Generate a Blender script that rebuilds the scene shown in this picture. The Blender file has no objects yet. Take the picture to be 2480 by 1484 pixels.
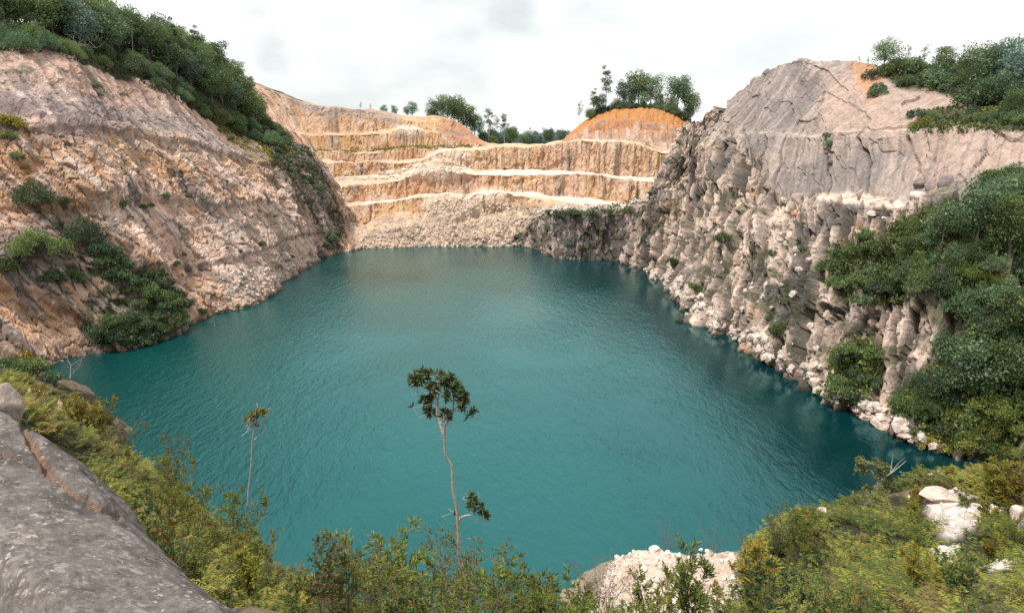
import bpy, bmesh, math, random
import numpy as np
from mathutils import Vector

random.seed(7)
RNG = np.random.default_rng(7)
R = math.radians
C = bpy.context.scene.collection
# ------------------------------------------------------------------ camera model (photo is measured on a 2480 x 1484 grid)
FPX, PITCH, CAMZ = 1616.0, R(13.6), 30.0
CP, SP = math.cos(PITCH), math.sin(PITCH)

def ray(px, py):
    x, y = (px - 1240) / FPX, (742 - py) / FPX
    return np.array([x, CP + y * SP, -SP + y * CP])

def at(px, py, Y):
    d = ray(px, py)
    return np.array([0, 0, CAMZ]) + d * (Y / d[1])

def atz(px, py, z=0.0):
    d = ray(px, py)
    return np.array([0, 0, CAMZ]) + d * ((z - CAMZ) / d[2])

def proj(P):
    P = np.asarray(P, float)
    x, y, z = P[..., 0], P[..., 1], P[..., 2] - CAMZ
    dep = y * CP - z * SP
    dep = np.where(np.abs(dep) < 1e-3, 1e-3, dep)
    return 1240 + x / dep * FPX, 742 - (z * CP + y * SP) / dep * FPX, dep

# ------------------------------------------------------------------ numpy noise
def _h(ix, iy, iz, seed):
    M = np.uint32
    with np.errstate(over='ignore'):
        h = (ix.astype(np.int64).astype(M) * M(374761393) + iy.astype(np.int64).astype(M) * M(668265263)
             + iz.astype(np.int64).astype(M) * M(2147483647) + M((seed * 1274126177 + 12345) & 0xffffffff))
        h = (h ^ (h >> M(13))) * M(1274126177)
        h = (h ^ (h >> M(16))) * M(2246822519)
        h = h ^ (h >> M(15))
    return (h & M(0xffffff)).astype(np.float64) / 16777216.0

def vnoise(P, seed=0):
    P = np.asarray(P, float)
    i = np.floor(P); f = P - i
    f = f * f * f * (f * (f * 6 - 15) + 10)
    x, y, z = i[..., 0], i[..., 1], i[..., 2]
    fx, fy, fz = f[..., 0], f[..., 1], f[..., 2]
    r = 0
    for a in (0, 1):
        wx = fx if a else 1 - fx
        for b in (0, 1):
            wy = fy if b else 1 - fy
            for c in (0, 1):
                wz = fz if c else 1 - fz
                r = r + _h(x + a, y + b, z + c, seed) * wx * wy * wz
    return r * 2 - 1

def fbm(P, octv=4, seed=0, gain=0.5, lac=2.07):
    a, s, r = 1.0, 0, 0
    P = np.asarray(P, float)
    for o in range(octv):
        r = r + a * vnoise(P, seed + o * 17); s += a
        a *= gain; P = P * lac + 3.7
    return r / s * 1.5

def facets(q, seed=0, tilt=0.9, jit=0.85, box=False):
    """2-D cellular blocks: each cell is a randomly tilted plane at a random height. -> height, border distance"""
    i = np.floor(q)
    best = np.full(q.shape[:-1], 9.0); sec = best.copy()
    hh = np.zeros_like(best)
    z0 = np.zeros_like(best)
    for a in (-1, 0, 1):
        for b in (-1, 0, 1):
            cx, cy = i[..., 0] + a, i[..., 1] + b
            px = cx + .5 + jit * (_h(cx, cy, z0, seed) - .5)
            py = cy + .5 + jit * (_h(cx, cy, z0 + 1, seed) - .5)
            dx, dy = q[..., 0] - px, q[..., 1] - py
            d = np.maximum(np.abs(dx), np.abs(dy)) ** 2 if box else dx * dx + dy * dy
            val = (_h(cx, cy, z0 + 2, seed) - .5) + tilt * ((_h(cx, cy, z0 + 3, seed) - .5) * dx + (_h(cx, cy, z0 + 4, seed) - .5) * dy)
            near = d < best
            sec = np.where(near, best, np.minimum(sec, d))
            hh = np.where(near, val, hh)
            best = np.where(near, d, best)
    return hh, np.sqrt(sec) - np.sqrt(best)

def sstep(a, b, x):
    t = np.clip((x - a) / (b - a), 0, 1)
    return t * t * (3 - 2 * t)

def polymask(px, py, poly, soft):
    """soft mask: 1 inside the polygon, falling to 0 over `soft` pixels"""
    poly = np.asarray(poly, float)
    ins = np.zeros(px.shape, bool); dist = np.full(px.shape, 1e9)
    n = len(poly)
    for k in range(n):
        x1, y1 = poly[k]; x2, y2 = poly[(k + 1) % n]
        cond = (y1 > py) != (y2 > py)
        ins ^= cond & (px < (x2 - x1) * (py - y1) / ((y2 - y1) if y2 != y1 else 1e-9) + x1)
        ex, ey = x2 - x1, y2 - y1
        t = np.clip(((px - x1) * ex + (py - y1) * ey) / (ex * ex + ey * ey + 1e-9), 0, 1)
        dist = np.minimum(dist, np.hypot(px - x1 - t * ex, py - y1 - t * ey))
    sd = np.where(ins, dist, -dist)
    return sstep(-soft, soft, sd)

def inpoly(px, py, poly):
    return polymask(np.array([px], float), np.array([py], float), poly, 1e-3)[0] > .5

def lerp(a, b, t):
    t = np.asarray(t)[..., None]
    return np.asarray(a) * (1 - t) + np.asarray(b) * t

# ------------------------------------------------------------------ mesh helpers
def mesh_from(name, V, F4=None, F3=None, col=None, smooth=False):
    me = bpy.data.meshes.new(name)
    V = np.asarray(V, np.float32)
    nq = 0 if F4 is None else len(F4)
    nt = 0 if F3 is None else len(F3)
    me.vertices.add(len(V)); me.vertices.foreach_set('co', V.ravel())
    loops = []
    if nq: loops.append(np.asarray(F4, np.int32).ravel())
    if nt: loops.append(np.asarray(F3, np.int32).ravel())
    loops = np.concatenate(loops)
    me.loops.add(len(loops)); me.loops.foreach_set('vertex_index', loops)
    me.polygons.add(nq + nt)
    start = np.concatenate([np.arange(nq) * 4, nq * 4 + np.arange(nt) * 3]).astype(np.int32)
    me.polygons.foreach_set('loop_start', start)
    me.polygons.foreach_set('use_smooth', np.full(nq + nt, smooth, bool))
    if col is not None:
        c = np.ones((len(V), 4), np.float32); c[:, :3] = col
        at_ = me.color_attributes.new('Col', 'FLOAT_COLOR', 'POINT')
        at_.data.foreach_set('color', c.ravel())
    me.update(calc_edges=True)
    me.validate()
    return me

def grid_faces(nv, nu):
    idx = np.arange(nv * nu).reshape(nv, nu)
    return np.stack([idx[:-1, :-1], idx[:-1, 1:], idx[1:, 1:], idx[1:, :-1]], -1).reshape(-1, 4)

def link(name, me, mat=None, parent=None):
    o = bpy.data.objects.new(name, me)
    if mat is not None and me is not None and not me.materials: me.materials.append(mat)
    C.objects.link(o)
    if parent is not None: o.parent = parent
    return o

def tag(o, label=None, cat=None, group=None, kind=None):
    if label: o['label'] = label
    if cat: o['category'] = cat
    if group: o['group'] = group
    if kind: o['kind'] = kind
    return o

def empty(name, loc, rz=0.0, s=1.0):
    o = bpy.data.objects.new(name, None); C.objects.link(o)
    o.location = [float(v) for v in loc]; o.rotation_euler = (0, 0, rz)
    o.scale = (s, s, s) if not hasattr(s, '__len__') else s
    o.empty_display_size = .3
    return o

# ------------------------------------------------------------------ materials
class NT:
    def __init__(self, name):
        self.m = bpy.data.materials.new(name); self.m.use_nodes = True
        self.t = self.m.node_tree; self.t.nodes.clear()
        self.out = self.n('ShaderNodeOutputMaterial')
    def n(self, typ, **kw):
        nd = self.t.nodes.new(typ)
        for k, v in kw.items():
            if k.startswith('i_'): nd.inputs[k[2:].replace('_', ' ')].default_value = v
            else: setattr(nd, k, v)
        return nd
    def l(self, a, b): self.t.links.new(a, b)
    def noise(self, vec, scale, detail=5, rough=.6, dist=0.0):
        nd = self.n('ShaderNodeTexNoise'); nd.inputs['Scale'].default_value = scale
        nd.inputs['Detail'].default_value = detail; nd.inputs['Roughness'].default_value = rough
        nd.inputs['Distortion'].default_value = dist
        if vec is not None: self.l(vec, nd.inputs['Vector'])
        return nd
    def ramp(self, fac, stops):
        nd = self.n('ShaderNodeValToRGB'); e = nd.color_ramp.elements
        while len(e) < len(stops): e.new(.5)
        for k, (p, c) in enumerate(stops):
            e[k].position = p; e[k].color = (c, c, c, 1) if not hasattr(c, '__len__') else (*c, 1)
        self.l(fac, nd.inputs['Fac']); return nd
    def mix(self, a, b, fac, mode='MIX'):
        nd = self.n('ShaderNodeMix', data_type='RGBA', blend_type=mode)
        for s, v in ((nd.inputs['Factor'], fac), (nd.inputs['A'], a), (nd.inputs['B'], b)):
            if hasattr(v, 'is_linked'): self.l(v, s)
            else: s.default_value = v if not (hasattr(v, '__len__') and len(v) == 3) else (*v, 1)
        return nd.outputs['Result']

def rock_mat(name, sc=1.0, bump=.5, speck=.35, spots=None):
    t = NT(name)
    tc = t.n('ShaderNodeTexCoord').outputs['Object']
    at_ = t.n('ShaderNodeAttribute', attribute_name='Col').outputs['Color']
    n1 = t.noise(tc, 1.3 * sc, 8, .7)
    n2 = t.noise(tc, 5.0 * sc, 6, .7)
    r1 = t.ramp(n1.outputs['Fac'], [(.3, 1 - speck), (.5, 1.0), (.72, 1 + speck)])
    r2 = t.ramp(n2.outputs['Fac'], [(.3, .72), (.5, 1.0), (.75, 1.25)])
    c = t.mix(at_, r1.outputs['Color'], 1.0, 'MULTIPLY')
    c = t.mix(c, r2.outputs['Color'], 1.0, 'MULTIPLY')
    if spots:
        ns = t.noise(tc, spots[0], 2, .5, .6); nb = t.noise(tc, spots[0] * .09, 2, .5)
        am = t.n('ShaderNodeMath', operation='MULTIPLY_ADD'); am.inputs[1].default_value = .35; t.l(nb.outputs['Fac'], am.inputs[0]); t.l(ns.outputs['Fac'], am.inputs[2])
        rs = t.ramp(am.outputs[0], [(spots[1], 0.0), (spots[1] + .05, .8)]); c = t.mix(c, spots[2], rs.outputs['Color'])
    vor = t.n('ShaderNodeTexVoronoi', feature='DISTANCE_TO_EDGE'); vor.inputs['Scale'].default_value = .8 * sc
    wv = t.noise(tc, 1.5 * sc, 3, .6)
    wm = t.mix(tc, wv.outputs['Color'], .35)
    t.l(wm, vor.inputs['Vector'])
    b = t.n('ShaderNodeBump'); b.inputs['Strength'].default_value = bump; b.inputs['Distance'].default_value = .25 / sc
    add = t.n('ShaderNodeMath', operation='ADD')
    cr = t.ramp(vor.outputs['Distance'], [(0, 0.0), (.06, 1.0)])
    ms = t.n('ShaderNodeMath', operation='MULTIPLY'); ms.inputs[1].default_value = .25
    t.l(cr.outputs['Color'], ms.inputs[0]); t.l(ms.outputs[0], add.inputs[0]); t.l(n1.outputs['Fac'], add.inputs[1])
    add2 = t.n('ShaderNodeMath', operation='ADD'); m3 = t.n('ShaderNodeMath', operation='MULTIPLY'); m3.inputs[1].default_value = .3
    t.l(n2.outputs['Fac'], m3.inputs[0]); t.l(add.outputs[0], add2.inputs[0]); t.l(m3.outputs[0], add2.inputs[1])
    t.l(add2.outputs[0], b.inputs['Height'])
    p = t.n('ShaderNodeBsdfPrincipled'); p.inputs['Roughness'].default_value = .92
    p.inputs['Specular IOR Level'].default_value = .2
    t.l(c, p.inputs['Base Color']); t.l(b.outputs['Normal'], p.inputs['Normal'])
    t.l(p.outputs['BSDF'], t.out.inputs['Surface'])
    return t.m

def leaf_mat(name, trans=.32, vary=.4, gloss=.0):
    t = NT(name)
    at_ = t.n('ShaderNodeAttribute', attribute_name='Col').outputs['Color']
    oi = t.n('ShaderNodeObjectInfo')
    mp = t.n('ShaderNodeMapRange'); mp.inputs['To Min'].default_value = 1 - vary; mp.inputs['To Max'].default_value = 1 + vary
    t.l(oi.outputs['Random'], mp.inputs['Value'])
    hsv = t.n('ShaderNodeHueSaturation')
    mh = t.n('ShaderNodeMapRange'); mh.inputs['To Min'].default_value = .475; mh.inputs['To Max'].default_value = .52
    f7 = t.n('ShaderNodeMath', operation='MULTIPLY'); f7.inputs[1].default_value = 7.31
    fr = t.n('ShaderNodeMath', operation='FRACT')
    t.l(oi.outputs['Random'], f7.inputs[0]); t.l(f7.outputs[0], fr.inputs[0]); t.l(fr.outputs[0], mh.inputs['Value'])
    t.l(mh.outputs['Result'], hsv.inputs['Hue']); t.l(mp.outputs['Result'], hsv.inputs['Value']); t.l(at_, hsv.inputs['Color'])
    d = t.n('ShaderNodeBsdfPrincipled'); d.inputs['Roughness'].default_value = .55; d.inputs['Specular IOR Level'].default_value = .3
    tr = t.n('ShaderNodeBsdfTranslucent')
    t.l(hsv.outputs['Color'], d.inputs['Base Color']); t.l(hsv.outputs['Color'], tr.inputs['Color'])
    mx = t.n('ShaderNodeMixShader'); mx.inputs['Fac'].default_value = trans
    t.l(d.outputs[0], mx.inputs[1]); t.l(tr.outputs[0], mx.inputs[2]); t.l(mx.outputs[0], t.out.inputs['Surface'])
    return t.m

def bark_mat(name, c1, c2, sc=6):
    t = NT(name)
    tc = t.n('ShaderNodeTexCoord').outputs['Object']
    n = t.noise(tc, sc, 5, .65)
    r = t.ramp(n.outputs['Fac'], [(.35, c1), (.65, c2)])
    p = t.n('ShaderNodeBsdfPrincipled'); p.inputs['Roughness'].default_value = .9
    b = t.n('ShaderNodeBump'); b.inputs['Strength'].default_value = .4
    t.l(n.outputs['Fac'], b.inputs['Height']); t.l(b.outputs['Normal'], p.inputs['Normal'])
    t.l(r.outputs['Color'], p.inputs['Base Color']); t.l(p.outputs[0], t.out.inputs['Surface'])
    return t.m

M_ROCK = rock_mat('quarry_rock', .8, .55, .3)
M_ROCKNEAR = rock_mat('near_rock', 4.0, .5, .3)
M_BOULDER = rock_mat('boulder_rock', 1.6, .5, .3)
M_LEAF = leaf_mat('foliage')
M_NEARLEAF = leaf_mat('near_foliage', .35, .2)
M_BARK = bark_mat('bark_grey', (.10, .085, .07), (.24, .20, .17))
M_PALE = bark_mat('bark_pale', (.30, .26, .22), (.52, .47, .41), 10)
M_DEAD = bark_mat('dead_wood', (.28, .26, .25), (.5, .48, .46), 10)

# ------------------------------------------------------------------ loft
def catmull(P, n):
    """P (K,3) -> n points, uniform in station index"""
    K = len(P); t = np.linspace(0, K - 1, n); i = np.clip(np.floor(t).astype(int), 0, K - 2); f = (t - i)[:, None]
    p0 = P[np.clip(i - 1, 0, K - 1)]; p1 = P[i]; p2 = P[i + 1]; p3 = P[np.clip(i + 2, 0, K - 1)]
    return .5 * ((2 * p1) + (-p0 + p2) * f + (2 * p0 - 5 * p1 + 4 * p2 - p3) * f ** 2 + (-p0 + 3 * p1 - 3 * p2 + p3) * f ** 3)

def loft(rows, res):
    rows = [np.asarray(r, float) for r in rows]
    # station spacing by real length
    L = np.mean([np.linalg.norm(np.diff(r, axis=0), axis=1) for r in rows], axis=0)
    dense = [catmull(r, 400) for r in rows]
    cum = np.concatenate([[0], np.cumsum(L)]); tt = np.interp(np.linspace(0, len(L), 400), np.arange(len(L) + 1), cum)
    nu = max(8, int(cum[-1] / res))
    us = np.linspace(0, cum[-1], nu)
    rs = [np.stack([np.interp(us, tt, d[:, k]) for k in range(3)], -1) for d in dense]
    out, vr, vm, acc = [], [], [], 0.0
    for k in range(len(rs) - 1):
        ln = np.median(np.linalg.norm(rs[k + 1] - rs[k], axis=1))
        n = max(2, int(ln / res))
        for j in range(n + (k == len(rs) - 2)):
            f = j / n
            out.append(rs[k] * (1 - f) + rs[k + 1] * f); vr.append(k + f); vm.append(acc + f * ln)
        acc += ln
    P = np.stack(out)
    return P, np.array(vr)[:, None] * np.ones(nu), np.array(vm)[:, None] * np.ones(nu), us[None, :] * np.ones((len(vr), 1))

def normals(P):
    du = np.gradient(P, axis=1); dv = np.gradient(P, axis=0)
    n = np.cross(du, dv)
    return n / (np.linalg.norm(n, axis=-1, keepdims=True) + 1e-9)

def blurgrid(A, k):
    for ax in (0, 1):
        for _ in range(k):
            B = np.pad(A, [(1, 1) if a == ax else (0, 0) for a in range(A.ndim)], mode='edge')
            n = A.shape[ax]
            sl = lambda s: tuple(slice(s, s + n) if a == ax else slice(None) for a in range(A.ndim))
            A = .25 * B[sl(0)] + .5 * B[sl(1)] + .25 * B[sl(2)]
    return A

SURF = {}
def keep(name, P):
    V = P.reshape(-1, 3); x, y, d = proj(V)
    SURF[name] = (V, x, y, d)

def pick(names, px, py, rad=9):
    """front-most terrain point seen at a photo position"""
    best = None
    for n in ([names] if isinstance(names, str) else names):
        V, x, y, d = SURF[n]
        dd = np.hypot(x - px, y - py) + np.where(d < .5, 1e6, 0)
        m = dd < rad
        if m.any():
            i = np.where(m)[0][np.argmin(d[m])]
        else:
            i = np.argmin(dd)
            if dd[i] > 60: continue
        key = (0 if m.any() else 1, d[i])
        if best is None or key < best[0]: best = (key, V[i])
    return None if best is None else best[1].copy()

# rock colours (albedo, linear)
PINK = np.array([.54, .365, .285]); ORANGE = np.array([.42, .215, .10]); TAN = np.array([.50, .34, .21])
GREY = np.array([.235, .20, .19]); PALE = np.array([.60, .48, .40]); DARK = np.array([.085, .075, .07])
MOSS = np.array([.055, .06, .03]); SOIL = np.array([.10, .07, .045]); OCHRE = np.array([.44, .26, .085])

def add_base(rows, depth=6, out=None):
    b = rows[0].copy(); b[:, 2] = -depth
    if out is not None: b[:, :2] += out
    return [b] + rows

# ================================================================== LEFT HILLSIDE
LS = [  # base, r1, r2, r3, crest, forest middle, forest top
 [(-330,1050),(-520,760),(-620,560),(-760,330),(-900,120),(-900,20),(-900,-80)],
 [(-60,935),(-200,690),(-290,520),(-390,310),(-480,110),(-480,40),(-480,-20)],
 [(180,868),(50,620),(-20,490),(-80,300),(-170,120),(-170,60),(-170,10)],
 [(330,845),(220,640),(150,490),(90,295),(0,130),(0,85),(0,50)],
 [(440,815),(360,645),(300,490),(230,300),(130,135),(140,100),(150,65)],
 [(520,765),(455,640),(400,478),(330,318),(240,168),(260,130),(280,100)],
 [(640,725),(585,610),(540,490),(470,340),(350,205),(390,165),(410,128)],
 [(690,685),(650,590),(612,480),(545,365),(450,255),(480,205),(490,150)],
 [(735,655),(705,570),(675,475),(628,390),(560,320),(570,265),(560,212)],
 [(775,632),(757,560),(730,470),(695,395),(645,348),(625,305),(600,255)],
 [(805,613),(800,560),(785,490),(760,405),(735,360),(690,340),(650,300)],
 [(850,606),(852,570),(838,520),(818,455),(790,400),(745,365),(690,335)],
]
offs = [0, 3, 8, 15, 26, 42, 62]
rows = [[] for _ in range(7)]
for k, st in enumerate(LS):
    yb = atz(*st[0])[1]
    for r, (px, py) in enumerate(st):
        o = offs[r] + (10 if k == 11 else 0) * (r > 0)
        rows[r].append(atz(px, py) if r == 0 else at(px, py, yb + o))
rows = [np.array(r) for r in rows]
back = rows[-1] + np.array([-40, 40, -10]); rows = add_base(rows, 6, np.array([3, 0])) + [back]
P, VR, VM, UM = loft(rows, .21)
P = blurgrid(P, 5)
N = blurgrid(normals(P), 6); N /= np.linalg.norm(N, axis=-1, keepdims=True)
if N[..., 2].mean() < 0: N = -N
low = fbm(P / 16, 3, 1); mid = fbm(P / 5, 4, 2)
# ribs dip from upper left to lower right
a = R(28); ur, vr_ = UM * math.cos(a) + VM * math.sin(a), -UM * math.sin(a) + VM * math.cos(a)
w = fbm(P / 7, 3, 5)
h1, e1 = facets(np.stack([ur / 5 + w * .5, vr_ / 11 + w * .3], -1), 3, 1.2, .9, True)
h2, e2 = facets(np.stack([UM / 2.0 + w * .35 + VM * .12, VM / 3.0 - w * .3 + UM * .04], -1), 4, 1.0, .9, True)
h3, e3 = facets(np.stack([UM / .85 + w * .3 + VM * .2, VM / 1.0 + w * .3], -1), 5, 1.0, .9, True)
rough = (1 - sstep(3.7, 4.2, VR + .25 * mid)) # below the smooth grey slope
rills = fbm(np.stack([UM / 1.2 + VM * .12, VM / 14, UM * 0], -1), 4, 9)
step = np.zeros_like(VR)
for c_, w_, a_ in ((3.0, .10, 1.6), (2.0, .1, 1.8), (3.98, .05, 1.4)):
    step += a_ * (sstep(c_ - w_, c_, VR + .12 * low) - 1) * np.exp(-np.clip(c_ - VR, 0, 9) * 2.2) * .6
below = 1 - sstep(.6, 1.0, VR)
crisp = (1 - rough) * (.34 * h2 + .2 * h3) + rough * (.55 * h2 + .30 * h3 - .35 * (1 - sstep(.02, .12, e2)))
disp = (1.5 * low + rough * (1.6 * h1 + .3 * mid) + (1 - rough) * (.75 * np.minimum(rills, .2) + .45 * mid + .35 * h1)) * (1 - .6 * below) + step
fmask = sstep(5.0, 5.15, VR)
disp = blurgrid(disp * (1 - .7 * fmask), 2) + crisp * (1 - fmask) * (1 - .6 * below)
P = P + N * disp[..., None]
px, py, _ = proj(P)
# colours
n1, n2, n3 = fbm(P / 9, 4, 21), fbm(P / 2.5, 4, 22), fbm(P / 20, 3, 23)
streak = fbm(np.stack([ur / .9, vr_ / 9, UM * 0], -1), 4, 24)
col = lerp(PINK, TAN * np.array([.95, .85, .8]), sstep(-.3, .5, n1))
col = lerp(col, ORANGE * np.array([1, 1.08, 1.25]), sstep(.0, .7, n3 + .5 * n2) * .55 * rough)
col = col * (1 + .13 * h2 + .08 * h3)[..., None]
col = lerp(col, PALE, sstep(.1, .55, streak + .3 * n2 + .25 * h2) * .75)
fs = fbm(np.stack([ur / .55, vr_ / 16, UM * 0 + 2], -1), 3, 204)
col = col * (1 + .35 * np.clip(fs, -.8, .8) * rough)[..., None]
col = lerp(col, GREY * 1.3, sstep(.25, .65, fbm(P / 3, 5, 25) + .7 * streak) * .3 * rough)
col = lerp(col, DARK * 1.5, sstep(.35, .65, fbm(np.stack([ur / 2.2, vr_ / 12, UM * 0], -1), 4, 26)) * .75 * rough)
v1 = np.abs(fbm(np.stack([ur / 1.6, vr_ / 4.5, UM * 0], -1), 4, 201)); v2 = np.abs(fbm(np.stack([UM / 1.1, VM / 1.6, UM * 0], -1), 4, 202)); v3 = np.abs(fbm(np.stack([ur / 2.5, vr_ / 7, UM * 0 + 4], -1), 4, 203))
col = lerp(col, DARK * 1.6, np.clip((1 - sstep(.02, .06, v1)) * .5 + (1 - sstep(.015, .05, v2)) * .3, 0, .6) * rough * sstep(-.3, .2, n1))
col = lerp(col, PALE * 1.1, (1 - sstep(.03, .09, v3)) * .6 * rough * sstep(-.1, .3, n2 + n1))
# upper slope: pink at the top, mauve grey lower, with thin pale contour lines
up = lerp(np.array([.45, .30, .235]), GREY * np.array([1.15, 1.04, 1.06]), (1 - sstep(4.35, 4.7, VR + .22 * n1 + .1 * n2)))
lines = np.abs(((VM + 1.6 * low + UM * .03) / 4.2) % 1 - .5)
up = lerp(up, np.array([.50, .43, .40]), (1 - sstep(.0, .05, lines)) * .7 * sstep(-.3, .1, n1) * sstep(4.0, 4.1, VR))
up = lerp(up, PALE * .95, sstep(.2, .6, rills) * .6)
up = up * (1 + .2 * h2 + .15 * h3)[..., None]
up = lerp(up, DARK * 1.8, (1 - sstep(.02, .06, v3)) * .5)
up = lerp(up, MOSS * 1.3, sstep(.3, .6, fbm(P / 2.5, 4, 29) + .3 * n3) * .6)
up = lerp(up, DARK * 1.8, sstep(.35, .7, fbm(np.stack([UM / 1.6, VM / 10, UM * 0], -1), 4, 27)) * .6)
col = lerp(col, up, 1 - rough)
pale_r = polymask(px + 25 * n1, py + 25 * n2, [(470,520),(600,480),(720,560),(770,640),(690,690),(600,740),(520,700)], 40)
col = lerp(col, PALE * np.array([.92, .93, .95]), pale_r * .55)
gully = polymask(px + 30 * n2, py + 30 * n1, [(0,540),(130,510),(260,560),(330,640),(430,700),(450,800),(330,850),(200,840),(230,700),(60,640),(0,640)], 30)
nose = polymask(px + 14 * n2, py + 14 * n1, [(640,330),(745,355),(800,450),(840,560),(800,610),(770,560),(700,440),(650,380)], 14)
col = lerp(col, GREY * np.array([.6, .62, .6]), np.clip(gully * .75 + nose * .75, 0, 1))
moss = np.clip(sstep(.1, .5, fbm(P / 1.6, 4, 28) + .4 * n1) * (gully * .9 + nose * .9 + .10), 0, 1)
col = lerp(col, MOSS, moss)
yel = polymask(px + 20 * n2, py + 14 * n1, [(470,240),(560,320),(640,360),(740,370),(640,400),(560,350)], 18)
col = lerp(col, np.array([.22, .17, .05]), yel * sstep(0, .4, n2 + .2) * .7)
col = lerp(col, MOSS * .9, sstep(4.95, 5.05, VR + .06 * n2))
col = lerp(col, col * .55, (1 - sstep(.2, .9, P[..., 2])) )   # wet, stained band at the waterline
o = link('left_hillside', mesh_from('left_hillside', P.reshape(-1, 3), grid_faces(*P.shape[:2]), col=col.reshape(-1, 3)), M_ROCK)
tag(o, kind='structure'); keep('L', P)

# ================================================================== BACK BENCHES
SX = [560, 640, 700, 757, 815, 880, 940, 1000, 1075, 1130, 1190, 1270, 1340, 1400, 1470, 1540, 1610, 1700, 1800]
def tab(d):
    ks = sorted(d); return np.interp(SX, ks, [d[k] for k in ks])
BR = [ # (py table, Y)
 ({640:612,815:612,880:606,940:602,1000:599,1075:598,1190:598,1270:600,1800:600}, None),
 ({640:575,880:572,940:570,1075:566,1190:566,1800:560}, 208),
 ({640:540,815:540,880:545,940:522,974:520,1063:515,1100:504,1190:508,1270:503,1340:505,1400:508,1800:510}, 220),
 ({640:500,815:500,886:496,940:489,1000:482,1089:476,1190:471,1270:471,1319:478,1400:491,1440:497,1515:500,1800:500}, 224),
 ({640:495,815:495,886:490,940:483,1000:476,1089:470,1190:465,1271:464,1319:469,1400:480,1440:485,1515:488,1800:488}, 238),
 ({640:457,815:457,863:451,940:439,981:431,1075:424,1128:420,1190:421,1271:423,1394:421,1470:428,1586:441,1800:445}, 241),
 ({640:431,801:430,880:429,958:427,1075:417,1130:414,1193:414,1276:409,1340:411,1423:418,1500:425,1593:431,1800:436}, 254),
 ({640:394,778:393,880:394,940:394,997:392,1027:384,1075:376,1147:364,1190:361,1271:358,1340:351,1394:342,1470:344,1531:348,1603:367,1800:372}, 257),
 ({640:390,778:389,940:389,997:388,1027:380,1075:367,1147:361,1190:358,1271:356,1340:349,1394:340,1470:341,1531:345,1603:362,1800:368}, 264),
 ({640:370,759:370,840:368,932:365,1000:361,1062:357,1147:357,1271:355,1340:348,1394:339,1470:340,1531:344,1603:360,1800:366}, 266),
]
rows = []
for d, Y in BR:
    py = tab(d)
    rows.append(np.array([atz(x, y) if Y is None else at(x, y, Y) for x, y in zip(SX, py)]))
rows[0][11:] = [at(x, 585, 203) * np.array([1, 1, 0]) for x in SX[11:]]
# upper wall: explicit points because its left end swings round to face right
UP = [ # px,py for bottom, ledge lower, ledge, top, behind
 [(610,350),(590,300),(585,292),(570,240),(540,170)],
 [(690,350),(665,300),(660,292),(640,255),(606,202)],
 [(725,360),(695,312),(690,305),(672,262),(640,212)],
 [(757,366),(735,325),(730,317),(722,280),(712,241)],
 [(815,366),(808,326),(806,319),(803,285),(805,260)],
 [(880,363),(876,323),(876,316),(873,285),(872,264)],
 [(940,359),(936,320),(936,313),(938,285),(938,273)],
 [(1000,358),(1000,322),(1000,316),(1000,292),(1000,279)],
 [(1076,355),(1070,326),(1070,322),(1065,305),(1075,289)],
 [(1130,355),(1125,340),(1125,337),(1125,325),(1130,315)],
 [(1184,355),(1184,354.5),(1184,354),(1184,353),(1184,352)],
] + [[(x, 355), (x, 354.6), (x, 354.2), (x, 353.6), (x, 353)] for x in SX[11:]]
UY = [274, 276.5, 279.5, 282.5, 286]
for r in range(5):
    rows.append(np.array([at(UP[k][r][0], UP[k][r][1], UY[r] + (6 if k < 3 else 0)) for k in range(len(SX))]))
bk = rows[-1] + np.array([0, 60, -3]); rows.append(bk)
rows = add_base(rows, 6, np.array([0, -4]))
P, VR, VM, UM = loft(rows, .36)
eg = np.floor((VR + 1) / 2) * 5.3
jag = fbm(np.stack([UM / 7, eg, eg * 0], -1), 4, 301); jz = fbm(np.stack([UM / 3.5, np.round(VR) * 3.1, eg * 0 + 9], -1), 4, 302)
on_ = sstep(2.5, 3.5, VR) * (1 - sstep(10.5, 11, VR))
P = P + np.stack([jag * 0, 1.5 * jag * on_, .32 * jz * on_], -1)
P = blurgrid(P, 1)
N = normals(P)
if N[..., 1].mean() > 0: N = -N
low, mid = fbm(P / 14, 3, 31), fbm(P / 4, 4, 32)
w = fbm(P / 6, 3, 35)
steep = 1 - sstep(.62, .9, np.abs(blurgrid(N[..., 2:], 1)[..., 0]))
h1, e1 = facets(np.stack([UM / 3.2 + w * .4, VM / 9 + w * .3], -1), 33, 1.2)
h2, e2 = facets(np.stack([UM / 1.3 + w * .5, VM / 2.6 + w * .5], -1), 34, 1.4)
h3, e3 = facets(np.stack([UM / .8 + w * .5, VM / .8 + w * .5], -1), 36, 1.4)
rill = fbm(np.stack([UM / 1.1 + w * .3, VM / 9, UM * 0], -1), 4, 37)
rub = (1 - sstep(2.8, 3.3, VR + .25 * low))
disp = steep * (1.0 * h1 + .5 * h2 + .2 * h3 + .8 * np.minimum(rill, .2)) + (1 - steep) * (.25 * mid) + 1.1 * low + rub * (.4 * h2 + .35 * h3 + .8 * mid)
P = P + N * disp[..., None] * np.where(VR < 1, .5, 1)[..., None]
px, py, _ = proj(P)
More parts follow.
